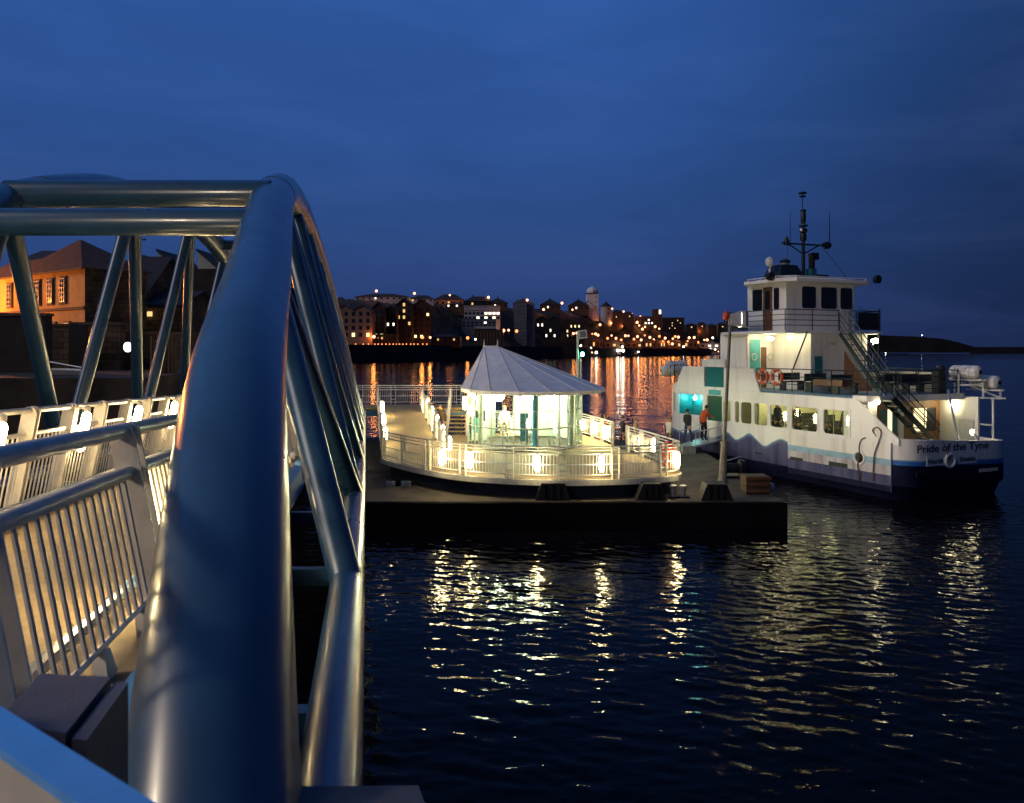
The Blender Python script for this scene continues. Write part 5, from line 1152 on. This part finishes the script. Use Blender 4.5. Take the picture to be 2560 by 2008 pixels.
# ---------------------------------------------------------------- buildings on the far bank
def bld(name, px0, px1, yt, off, wall, label, roof=None, yr=None, roofm='slate', n=1, grid=None, lit=(), litm='window_warm', yb=None, depth=14, winm='dark_glass', extra=None, side=None):
    pc_ = (px0 + px1) / 2; D = DB(pc_) + off; z0 = ground(pc_, off) - 1.5; a, b_ = W(px0, yt, D), W(px1, yt, D); zt = a.z
    if yb: z0 = W(px0, yb, D).z
    t = thing(name, label, 'building', ((a.x + b_.x) / 2, D, z0)); m = MB(); m.box(a.x, b_.x, D, D + depth, z0, zt)
    zr_ = W(px0, yr, D).z if yr else zt
    if roof == 'gables':
        w = (b_.x - a.x) / n
        for i in range(n): m.prism([(a.x + w * i, D, zt), (a.x + w * (i + 1), D, zt), (a.x + w * (i + .5), D, zr_)], (0, depth, 0))
    m.build('wall', wall, t); o = .5
    if roof == 'gables':
        m = MB()
        for i in range(n):
            for s_ in (0, 1):
                x0 = a.x + w * (i + s_); x1 = a.x + w * (i + .5); dx = -.4 if s_ == 0 else .4
                m.prism([(x0 + dx, D - .5, zt - .3), (x1, D - .5, zr_ + .1), (x1, D - .5, zr_ + .6), (x0 + dx, D - .5, zt + .15)], (0, depth + 1, 0))
        rf = m.build('roof', roofm, t)
    elif roof in ('hip', 'pyramid'):
        m = MB(); xr = (b_.x - a.x) * (.5 if roof == 'pyramid' else .30); q = [(a.x - o, D - o, zt), (b_.x + o, D - o, zt), (b_.x + o, D + depth + o, zt), (a.x - o, D + depth + o, zt), (a.x + xr, D + depth / 2, zr_), (b_.x - xr + .02, D + depth / 2, zr_)]
        m.add(q, [(0, 1, 5, 4), (1, 2, 5), (2, 3, 4, 5), (3, 0, 4), (0, 3, 2, 1)]); rf = m.build('roof', roofm, t, flat=True)
        if roof == 'pyramid': m = MB(); m.lathe(((a.x + b_.x) / 2, D + depth / 2, zr_ - .3), [(.5, 0), (.5, 1.2), (.1, 2.2)], 6); m.build('lantern', roofm, rf)
    elif roof == 'flat':
        m = MB(); m.box(a.x - .3, b_.x + .3, D - .3, D + depth + .3, zt + .01, zt + .6); rf = m.build('roof', roofm, t)
    if roof and roof != 'flat' and extra != 'nochim' and px1 - px0 > 30:
        m = MB(); x = a.x + (b_.x - a.x) * .3; m.box(x - .5, x + .5, D + depth * .5 - .4, D + depth * .5 + .4, zt, zr_ + 1.3); m.build('chimney', wall, rf)
    if grid:
        c_, r_, ga, gb, fw, fh = grid; wz = (gb - ga) / r_
        for i in range(c_):
            for j in range(r_):
                x = a.x + (b_.x - a.x) * (i + .5) / c_; ww = (b_.x - a.x) / c_ * fw / 2; y_ = ga + wz * (j + .5); zc = W(px0, y_, D).z; hh = abs(W(px0, ga, D).z - W(px0, gb, D).z) / r_ * fh / 2
                l_ = (i, j) in lit; m = MB(); m.box(x - ww, x + ww, D - .09, D + .05, zc - hh, zc + hh); w_ = m.build('window', (litm if l_ else winm), t)
                if l_ and px1 - px0 > 30: m = MB(); m.box(x - .07, x + .07, D - .14, D - .06, zc - hh, zc + hh); m.box(x - ww, x + ww, D - .15, D - .06, zc - .06, zc + .06); m.build('glazing_bar', 'slate', w_)
    return t, a, b_, D, zt
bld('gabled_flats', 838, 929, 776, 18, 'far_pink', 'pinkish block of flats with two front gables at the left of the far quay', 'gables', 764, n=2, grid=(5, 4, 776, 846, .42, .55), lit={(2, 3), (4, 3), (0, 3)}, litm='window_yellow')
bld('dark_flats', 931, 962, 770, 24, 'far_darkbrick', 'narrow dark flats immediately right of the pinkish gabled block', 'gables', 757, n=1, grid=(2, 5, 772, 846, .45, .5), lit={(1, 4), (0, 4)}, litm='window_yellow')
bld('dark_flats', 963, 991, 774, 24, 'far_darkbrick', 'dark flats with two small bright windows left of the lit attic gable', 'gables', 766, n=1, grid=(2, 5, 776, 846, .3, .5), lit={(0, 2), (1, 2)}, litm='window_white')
bld('tall_gabled_flats', 990, 1030, 762, 26, 'far_darkbrick', 'tall dark gabled flats with a lit attic and lit balcony room', 'gables', 748, n=1, grid=(3, 6, 754, 848, .4, .5), lit={(1, 0), (1, 1), (0, 2), (1, 2), (2, 3)})
bld('tall_gabled_flats', 1031, 1077, 764, 26, 'far_darkbrick', 'tall dark gabled flats with lit ground floor windows', 'gables', 750, n=1, grid=(3, 6, 766, 848, .4, .5), lit={(0, 5), (1, 5), (2, 1)}, litm='window_yellow')
bld('hilltop_terrace', 886, 1022, 742, 150, 'far_white', 'long pale hilltop terrace with an orange glow along its eave', 'hip', 733, grid=(9, 1, 743, 749, .3, .7), lit={(3, 0)}, litm='window_white')
bld('hilltop_terrace', 1024, 1084, 747, 150, 'far_white', 'short pale hilltop terrace right of the longer one', 'hip', 737, grid=(4, 1, 748, 754, .3, .7), lit={(0, 0)})
bld('hipped_house', 1086, 1158, 749, 148, 'far_pink', 'hip roofed hilltop house with a street lamp before its roof', 'hip', 735, grid=(5, 1, 752, 762, .3, .6), lit={(2, 0)})
bld('hipped_house', 1160, 1230, 753, 148, 'far_darkbrick', 'dark hip roofed hilltop house behind the white office building', 'hip', 740, grid=(5, 1, 755, 764, .3, .6), lit={(1, 0)})
bld('hillside_cottages', 1116, 1158, 760, 110, 'far_brick', 'small lit cottages on the grassy slope left of the office building', 'hip', 755, grid=(4, 1, 761, 768, .4, .6), lit={(0, 0), (2, 0)}, litm='window_white')
for i, (px, lb) in enumerate(((1244, 'pyramid roofed hilltop house left of the grey tower block'), (1308, 'pyramid roofed hilltop house directly behind the grey tower block'), (1376, 'pyramid roofed hilltop house right of the grey tower block'), (1447, 'pyramid roofed hilltop house just left of the white tower'))):
    bld('pyramid_house', px - 25, px + 25, 757 + 2.2 * i, 150, 'far_brick', lb, 'pyramid', 744 + 1.2 * i, grid=(4, 1, 760 + 2 * i, 768 + 2 * i, .3, .6), lit={(1, 0)}, litm='window_white', extra='nochim')
t, a, b_, D, zt = bld('office_building', 1160, 1250, 766, 60, 'far_white', 'white banded office building with bright windows above the brown shed', 'flat', roofm='far_white', grid=(9, 2, 778, 800, .7, .5), lit={(3, 1), (7, 1), (5, 1), (5, 0), (6, 0), (7, 0), (8, 0)}, litm='window_white')
m = MB()
for y0, y1 in ((771, 776), (798, 800)): p, q = W(1160, y1, D - .3), W(1250, y0, D - .3); m.box(p.x, q.x, D - .35, D - .02, p.z, q.z)
m.build('band', 'far_white', t)
t, a, b_, D, zt = bld('office_annex', 1154, 1240, 799, 40, 'far_grey', 'grey annex with a pale projecting balcony below the white office building', 'flat', roofm='far_grey', grid=(8, 2, 803, 818, .6, .6), lit={(5, 0)}, litm='window_white')
p, q = W(1187, 822, D - 2), W(1240, 816, D - 2); m = MB(); m.box(p.x, q.x, D - 3, D, p.z, q.z); m.build('balcony', 'far_white', t)
t, a, b_, D, zt = bld('ribbed_shed', 1185, 1257, 826, 14, 'far_tan', 'warm brown ribbed waterfront shed behind the shelter roof', 'flat', roofm='slate')
m = MB()
for i in range(9): x = a.x + (b_.x - a.x) * (i + .5) / 9; m.box(x - .35, x + .35, D - .45, D, QZ, zt)
m.build('rib', 'far_darkbrick', t)
t, a, b_, D, zt = bld('tower_block', 1285, 1317, 757, 40, 'far_grey', 'plain blue grey slab tower block rising above the quay', 'flat', roofm='far_grey', depth=30)
MB().box(b_.x + .02, b_.x + (b_.x - a.x) * .62, D + 4, D + 30, QZ - 1, zt - .3).build('side_wing', 'far_grey', t); m = MB()
for i in range(1, 12): z_ = QZ + (zt - QZ) * i / 12; m.box(a.x - .05, b_.x + .05, D - .08, D - .01, z_ - .12, z_ + .12)
m.build('floor_joint', 'far_darkbrick', t); MB().box(a.x + 2, a.x + 6, D + 6, D + 12, zt + .6, zt + 3).build('lift_house', 'far_grey', t)
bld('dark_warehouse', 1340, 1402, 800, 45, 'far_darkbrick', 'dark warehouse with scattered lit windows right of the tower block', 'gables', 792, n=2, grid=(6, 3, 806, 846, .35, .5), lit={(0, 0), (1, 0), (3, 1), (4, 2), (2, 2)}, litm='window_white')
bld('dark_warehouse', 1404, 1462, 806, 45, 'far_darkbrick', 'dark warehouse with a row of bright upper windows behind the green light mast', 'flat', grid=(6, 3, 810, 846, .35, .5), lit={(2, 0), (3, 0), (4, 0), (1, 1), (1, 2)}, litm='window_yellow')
t, a, b_, D, zt = bld('quay_arcade', 1345, 1446, 849, 6, 'far_brick', 'low orange lit brick arcade along the far quay', 'flat', roofm='far_tan', depth=8)
m = MB()
for i in range(13):
    x = a.x + (b_.x - a.x) * (i + .5) / 13; w = (b_.x - a.x) / 13 * .3; z1 = QZ + (zt - QZ) * .5
    m.prism([(x - w, D - .06, QZ), (x + w, D - .06, QZ)] + [(x + w * math.cos(R(q)), D - .06, z1 + w * math.sin(R(q))) for q in range(0, 181, 30)], (0, .1, 0))
m.build('arch', 'slate', t)
# white leading-light tower with its house
D = DB(1482) + 120; z0 = ground(1482, 120) - 2; li = thing('leading_light_tower', 'tall white square tower with a domed cap and attached gabled house on the hill', 'tower', W(1482, 790, D))
a, b_ = W(1468, 734, D), W(1496, 734, D); w = b_.x - a.x; cx_ = (a.x + b_.x) / 2; MB().add([(a.x - .4, D, z0), (b_.x + .4, D, z0), (b_.x + .4, D + w, z0), (a.x - .4, D + w, z0), (a.x, D, a.z), (b_.x, D, a.z), (b_.x, D + w, a.z), (a.x, D + w, a.z)], [(0, 1, 5, 4), (1, 2, 6, 5), (2, 3, 7, 6), (3, 0, 4, 7), (4, 5, 6, 7)]).build('shaft', 'tower_white', li)
MB().box(a.x - .7, b_.x + .7, D - .7, D + w + .7, a.z + .01, a.z + 1.0).build('gallery', 'slate', li)
z1, z2 = W(0, 733, D).z, W(0, 717, D).z; m = MB(); m.lathe((cx_, D + w / 2, a.z + 1.0), [(w * .5, 0), (w * .5, (z2 - a.z) * .35), (w * .42, (z2 - a.z) * .62), (w * .22, (z2 - a.z) * .85), (.5, (z2 - a.z) * .9), (.5, (z2 - a.z) * 1.1), (.1, (z2 - a.z) * 1.3)], 8); m.build('cap', 'tower_white', li, flat=True)
for y in (742, 755, 768): p = W(1490, y, D); MB().box(p.x - .5, p.x + .5, D - .2, D + .1, p.z - .9, p.z + .9).build('window', 'dark_glass', li)
p, q = W(1458, 764, D - 3), W(1481, 764, D - 3); zr_ = W(0, 753, D - 3).z; m = MB(); m.box(p.x, q.x, D - 5, D + 5, z0, p.z); m.prism([(p.x, D - 5, p.z), (q.x, D - 5, p.z), ((p.x + q.x) / 2, D - 5, zr_)], (0, 10, 0)); m.build('house_wall', 'tower_white', li)
m = MB()
for s_ in (0, 1): x0 = p.x if s_ == 0 else q.x; x1 = (p.x + q.x) / 2; m.prism([(x0, D - 5.3, p.z), (x1, D - 5.3, zr_ + .1), (x1, D - 5.3, zr_ + .6), (x0, D - 5.3, p.z + .5)], (0, 10.4, 0))
m.build('house_roof', 'slate', li)
D = DB(1516) + 110; ca, cb_ = W(1503, 766, D), W(1530, 766, D); r_ = (cb_.x - ca.x) / 2; rh = thing('round_house', 'pale round house with a dark conical roof right of the white tower', 'house', W(1516, 796, D)); zc = W(0, 766, D).z; zb_ = ground(1516, 110) - 2
MB().lathe(((ca.x + cb_.x) / 2, D + r_, zb_), [(r_, 0), (r_, zc - zb_)], 14).build('wall', 'far_white', rh); zr_ = W(0, 755, D).z
MB().lathe(((ca.x + cb_.x) / 2, D + r_, zc), [(r_ * 1.1, 0), (r_ * .15, zr_ - zc), (.3, (zr_ - zc) * 1.3)], 14).build('roof', 'slate', rh)
for px, y in ((1521, 772), (1521, 784)): p = W(px, y, D); MB().box(p.x - .6, p.x + .6, D - .2, D + r_ * .3, p.z - .9, p.z + .9).build('window', 'dark_glass', rh)
bld('brick_terrace', 1532, 1556, 780, 105, 'far_brick', 'upper brick terrace stepping down the hill beside the round house', 'hip', 774, grid=(4, 2, 782, 796, .35, .5), lit={(1, 1)})
bld('brick_terrace', 1557, 1584, 786, 105, 'far_brick', 'lower brick terrace below the first lamps of the hill road', 'hip', 779, grid=(4, 2, 788, 800, .35, .5), lit={(2, 0)})
bld('hill_hotel', 1586, 1634, 792, 110, 'far_darkbrick', 'long dark hillside block with bright white lower windows', 'flat', grid=(6, 2, 796, 812, .5, .5), lit={(3, 1), (4, 1), (4, 0), (5, 1)}, litm='window_white')
t, a, b_, D, zt = bld('dark_tower', 1634, 1655, 774, 120, 'far_darkbrick', 'small square dark tower with a lit white face on top of the slope', 'flat', roofm='slate')
p = W(1650, 780, D); MB().box(p.x - 1.5, p.x + 1.5, D - .3, D, p.z - 3, p.z + 3).build('lit_face', 'window_white', t)
bld('hill_flats', 1657, 1711, 795, 110, 'far_darkbrick', 'dark flats with many tiny lights right of the small square tower', 'flat', grid=(8, 4, 798, 824, .25, .35), lit={(3, 1), (3, 2), (4, 3), (6, 1), (5, 0), (2, 3)}, litm='window_yellow')
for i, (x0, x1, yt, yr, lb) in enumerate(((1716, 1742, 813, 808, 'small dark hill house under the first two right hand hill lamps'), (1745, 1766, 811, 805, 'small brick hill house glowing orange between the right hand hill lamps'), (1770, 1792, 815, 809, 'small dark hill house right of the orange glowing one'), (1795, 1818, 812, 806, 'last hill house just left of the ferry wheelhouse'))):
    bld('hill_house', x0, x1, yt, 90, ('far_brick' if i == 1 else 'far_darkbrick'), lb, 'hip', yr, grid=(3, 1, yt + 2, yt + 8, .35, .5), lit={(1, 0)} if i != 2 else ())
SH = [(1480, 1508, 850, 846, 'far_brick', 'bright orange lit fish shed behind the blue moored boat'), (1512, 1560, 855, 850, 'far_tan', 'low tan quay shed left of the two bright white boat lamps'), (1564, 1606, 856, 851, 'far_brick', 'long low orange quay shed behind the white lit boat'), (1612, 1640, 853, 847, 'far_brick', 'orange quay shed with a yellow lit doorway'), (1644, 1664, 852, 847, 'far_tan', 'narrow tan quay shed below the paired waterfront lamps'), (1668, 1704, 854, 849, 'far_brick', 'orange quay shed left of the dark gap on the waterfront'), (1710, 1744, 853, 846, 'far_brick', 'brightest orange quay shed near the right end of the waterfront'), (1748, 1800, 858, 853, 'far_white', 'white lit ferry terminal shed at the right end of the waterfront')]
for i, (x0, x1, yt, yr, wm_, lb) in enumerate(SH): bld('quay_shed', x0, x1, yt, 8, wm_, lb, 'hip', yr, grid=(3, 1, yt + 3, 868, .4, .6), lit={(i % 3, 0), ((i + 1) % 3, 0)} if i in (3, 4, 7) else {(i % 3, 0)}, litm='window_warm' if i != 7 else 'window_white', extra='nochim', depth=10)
bld('long_store', 930, 990, 838, 8, 'far_darkbrick', 'low dark store behind the row of small promenade lights', 'flat', grid=(6, 1, 841, 850, .4, .6), lit={(2, 0)})
bld('long_store', 1080, 1150, 842, 8, 'far_brick', 'low brick store under the middle promenade lamp', 'hip', 836, grid=(7, 1, 845, 853, .4, .6), lit={(1, 0), (5, 0)}, extra='nochim')

# ---------------------------------------------------------------- lamps of the far bank
def lamp_solve(px, py, hgt):
    best = 150
    for o in range(34, 200, 3):
        if W(px, py, DB(px) + o).z - ground(px, o) <= hgt: best = o; break
    return best
def lamp(px, py, off, label, group, mt='sodium', k=1.0, hgt=None, name='street_lamp', cat='street lamp'):
    D = DB(px) + off; c = W(px, py, D); gz = ground(px, off) if hgt is None else c.z - hgt; gz = min(gz, c.z - 1.0); r_ = .00155 * D * k
    t = thing(name, label, cat, (c.x, D, gz), group); m = MB(); m.ball(c, r_, r_, 10, 7); m.build('lantern', mt, t)
    m = MB(); m.tube([(c.x, D + .3, gz - .5), (c.x, D + .3, c.z)], .09, 5); m.build('pole', 'black_paint', t)
    if mt != 'white_lamp' and k > .6:
        li_ = bpy.data.lights.new('lamp_light', 'POINT'); li_.energy = {'street lamps along the far waterfront': 2900}.get(group, 2200); li_.color = (1, .30, .055); li_.shadow_soft_size = r_ * 1.05
        lo_ = bpy.data.objects.new('lamp_light', li_); COL.objects.link(lo_); lo_.parent = t; lo_.location = (0, -r_ * 2.2, c.z - gz)
zones = {  # last points of hill, hr and water: extra lamps added for denser lights
 'sky': ([(941, 727.6), (1036, 733.6), (1124.5, 738), (1221, 743.5), (1318, 750.5), (1405, 758)], 'street lamps along the hilltop skyline', 'lamp on the hilltop skyline', 'sodium'),
 'hill': ([(1143, 761), (1431, 774.5), (1359, 774), (1530.5, 772), (1513, 785), (1559, 779), (1564, 785), (1580, 785), (1601, 792.6), (1617, 797.7), (1587, 800.7), (1593, 806), (1598, 814), (1575, 811), (1541, 803), (1612.6, 817.6), (1638, 817), (1549, 792), (1568, 800), (1609, 806), (1624, 812), (1582, 795), (1648, 822), (1554, 816), (1606, 823), (1527, 808), (1500, 812)], 'street lamps on the hillside road', 'lamp on the hillside', 'sodium'),
 'hr': ([(1739, 824), (1754, 819.6), (1771, 825), (1811, 827), (1722, 822), (1731, 828), (1747, 829), (1763, 828), (1780, 822), (1794, 829)], 'street lamps on the low right hand hill', 'lamp on the low hill beside the ferry', 'sodium'),
 'water': ([(934.6, 842), (1056, 843.5), (1075.5, 844), (1127.5, 844.5), (1169, 845), (1259, 826.6), (1271.5, 825.7), (1291.5, 828), (1433.5, 834), (1442, 833), (1481, 835), (1489, 835), (1495, 838), (1529, 839), (1563.5, 839.6), (1571, 839.6), (1593.7, 841.6), (1612, 838.6), (1624.7, 843.6), (1648.5, 841), (1663, 845.5), (1682, 847), (1688, 841.6), (1696, 843), (1693.5, 853.5), (1681, 860), (1723, 844.6), (1735.6, 844), (1719, 853), (1761, 850), (1768, 850), (1553, 850), (1519, 846), (1540, 846), (1585, 848), (1603, 850), (1634, 850), (1657, 853), (1671, 855), (1745, 856)], 'street lamps along the far waterfront', 'lamp along the far waterfront', 'sodium')}
for key, (pts, grp, nm_, mt) in zones.items():
    pts = sorted(pts)
    for i, (px, py) in enumerate(pts):
        off = {'water': 6}.get(key) or lamp_solve(px, py, 6 if key != 'sky' else 8)
        if key == 'sky': off = 140
        k = (1.0 if key != 'water' or px > 1300 else 1.25) * (.72 if i % 4 == 2 else 1)
        lamp(px, py, off, 'orange street ' + ORD[i] + ' from the left, ' + nm_ if False else f'{ORD[i]} from the left of the orange {nm_.replace("lamp ", "lamps ")}', grp, 'sodium_deep' if (key == 'water' and i % 3 == 1) else mt, k)
for i, px in enumerate([889, 908, 921, 937, 945.5, 955, 965, 974, 983, 990.5, 998.6, 1007, 1016, 1027, 1035, 1044.5, 1057, 1067]):
    lamp(px, 860.5 + .2 * (i % 2), 1.0, f'{ORD[i]} from the left of the small low promenade lights on the quay edge', 'small promenade lights', 'sodium_deep', .5, 1.2, 'promenade_light', 'quay light')
for i, (px, py, lb) in enumerate(((1188.5, 848.5, 'small white lamp left of the ribbed shed'), (1500, 865.6, 'white lamp at the right end of the blue boat'), (1452, 864.6, 'white quay lamp right beside the green light mast'), (1477, 870.5, 'white quay lamp above the yellow lit boat'), (1603, 867, 'white lamp at the far end of the low dark boat'), (1709, 867, 'bluish white lamp on the quay edge below the brightest shed'), (1782, 845, 'isolated white lamp high on the quay just left of the ferry'))): lamp(px, py, 2, lb, 'white quay lamps', 'white_lamp', .7)
for i, (px, py, lb) in enumerate(((2214, 882.5, 'white light at the waterline of the dark headland'), (2305, 838.5, 'faint light on top of the dark headland'), (2183, 861, 'white light between ferry stair and headland'))):
    D = 1890; c = W(px, py, D); t = thing('headland_light', lb, 'light', (c.x, D, c.z - 3)); m = MB(); m.ball(c, .9, .9, 8, 6); m.build('lantern', 'white_lamp', t); m = MB(); m.tube([(c.x, D + .4, c.z - 3), (c.x, D + .4, c.z)], .15, 5); m.build('post', 'black_paint', t)

# ---------------------------------------------------------------- boats at the far quay
def boat(px0, px1, yw, hullm, label, lights, house=(.45, .8), mastx=.4):
    D = DB((px0 + px1) / 2) - 8; a, b_ = W(px0, yw, D), W(px1, yw, D); L_ = b_.x - a.x; z0 = 0; t = thing('moored_boat', label, 'boat', ((a.x + b_.x) / 2, D, 0), 'boats moored at the far quay')
    m = MB(); secs = []
    for i in range(9):
        q = i / 8; w = 2.2 * min(1, (1.02 - q) * 3.2) ** .6 * (1 if q > .06 else .85); h = 2.0 + 1.1 * q * q; x = a.x + L_ * q
        secs += [(x, D - w, h), (x, D - w * .7, -.4), (x, D + w * .7, -.4), (x, D + w, h)]
    m.v = secs; m.f = [(i * 4 + k, i * 4 + k + 1, (i + 1) * 4 + k + 1, (i + 1) * 4 + k) for i in range(8) for k in range(3)] + [(i * 4, (i + 1) * 4, (i + 1) * 4 + 3, i * 4 + 3) for i in range(8)] + [(0, 3, 2, 1)]; m.m = [0] * len(m.f); m.build('hull', hullm, t)
    x0, x1 = a.x + L_ * house[0], a.x + L_ * house[1]; wh_ = MB().box(x0, x1, D - 1.3, D + 1.3, 2.0, 5.2).build('wheelhouse', 'far_white', t); MB().box(x0 - .3, x1 + .3, D - 1.6, D + 1.6, 5.21, 5.4).build('roof', 'far_grey', wh_)
    for q in (.25, .75): x = x0 + (x1 - x0) * q; MB().box(x - .6, x + .6, D - 1.36, D - 1.25, 3.6, 4.6).build('window', 'dark_glass', wh_)
    m = MB(); xm = a.x + L_ * mastx; m.tube([(xm, D, 2), (xm, D, 10)], .12, 6); m.tube([(xm, D, 9), (a.x + L_ * .95, D, 3.2)], .05, 5); m.build('mast', 'black_paint', t)
    for px, y, mt, r_ in lights: c = W(px, y, D - 2.2); m = MB(); m.ball(c, r_, r_, 8, 6); m.build('deck_light', mt, t)
boat(1472, 1500, 888, 'far_grey', 'blue grey moored boat with yellow and white deck lights', [(1469, 881.5, 'window_yellow', 1.0), (1480, 881.5, 'sodium', .8), (1491, 881, 'white_lamp', 1.1), (1467, 895 - 10, 'white_lamp', .7)])
boat(1534, 1564, 888, 'far_darkbrick', 'moored boat lit by two dazzling white deck lamps', [(1544.5, 876.5, 'white_lamp', 1.5), (1558, 877, 'white_lamp', 1.5), (1556, 867.5, 'white_lamp', 1.1), (1551, 876, 'white_lamp', .8)], (.3, .6))
boat(1578, 1614, 887, 'far_darkbrick', 'low dark moored boat right of the dazzling white lamps', [(1596, 880, 'white_lamp', .8)], (.2, .45), .6)
boat(1770, 1800, 886, 'far_white', 'white launch with a lit cabin moored by the white terminal shed', [(1776, 873, 'white_lamp', 1.2), (1788, 874, 'window_white', 1.6), (1796, 879, 'sodium', .9)], (.1, .7))

# ---------------------------------------------------------------- trees on the slope
pm('leaf_dark', (.035, .042, .018), .8, 0, .4, .4); pm('bark', (.06, .045, .03), .9, 0, .3, 2)
def tree(px, off, h, w, label):
    gz = ground(px, off); p = at(px, off, gz - .5); t = thing('tree', label, 'tree', p, 'trees on the slope'); tr = random.Random(int(px * 7)); m = MB()
    m.tube([p, p + Vector((.2, 0, h * .3)), p + Vector((-.1, 0, h * .62))], [.4, .3, .12], 7)
    for a in range(5): q = p + Vector((0, 0, h * (.3 + .06 * a))); m.tube([q, q + Vector((w * .35 * math.cos(a * 2.4), w * .35 * math.sin(a * 2.4), h * .22))], [.15, .05], 5)
    m.build('trunk', 'bark', t); m = MB(); cl = [(tr.uniform(-.32, .32) * w, tr.uniform(-.32, .32) * w, h * tr.uniform(.45, .9), tr.uniform(.14, .25) * w) for _ in range(11)]
    for cx, cy_, cz, r_ in cl:
        for _ in range(46):
            d = Vector((tr.gauss(0, 1), tr.gauss(0, 1), tr.gauss(0, 1))).normalized() * r_ * tr.uniform(.5, 1.05); c = p + Vector((cx, cy_, cz)) + d
            u = Vector((tr.gauss(0, 1), tr.gauss(0, 1), tr.gauss(0, 1))).normalized(); v = u.orthogonal().normalized(); s_ = w * .035 * tr.uniform(.6, 1.4); m.add([c - u * s_, c + v * s_ * .6, c + u * s_, c - v * s_ * .6], [(0, 1, 2, 3)])
    m.build('crown', 'leaf_dark', t, flat=True)
TR = [(1098, 92, 11, 12, 'bare'), (1116, 80, 10, 11, 'bare'), (1136, 86, 9, 10, 'bare'), (1392, 80, 10, 14, ''), (1420, 86, 12, 15, ''), (1448, 78, 10, 14, ''), (1478, 84, 11, 16, ''), (1508, 76, 10, 15, ''), (1540, 70, 9, 15, ''), (1664, 70, 10, 18, ''), (1694, 66, 10, 18, ''), (1730, 64, 9, 18, ''), (1760, 62, 10, 20, ''), (1792, 60, 9, 20, '')]
for i, q in enumerate(TR): tree(*q[:4], f'{ORD[i]} dark tree from the left on the far slope')
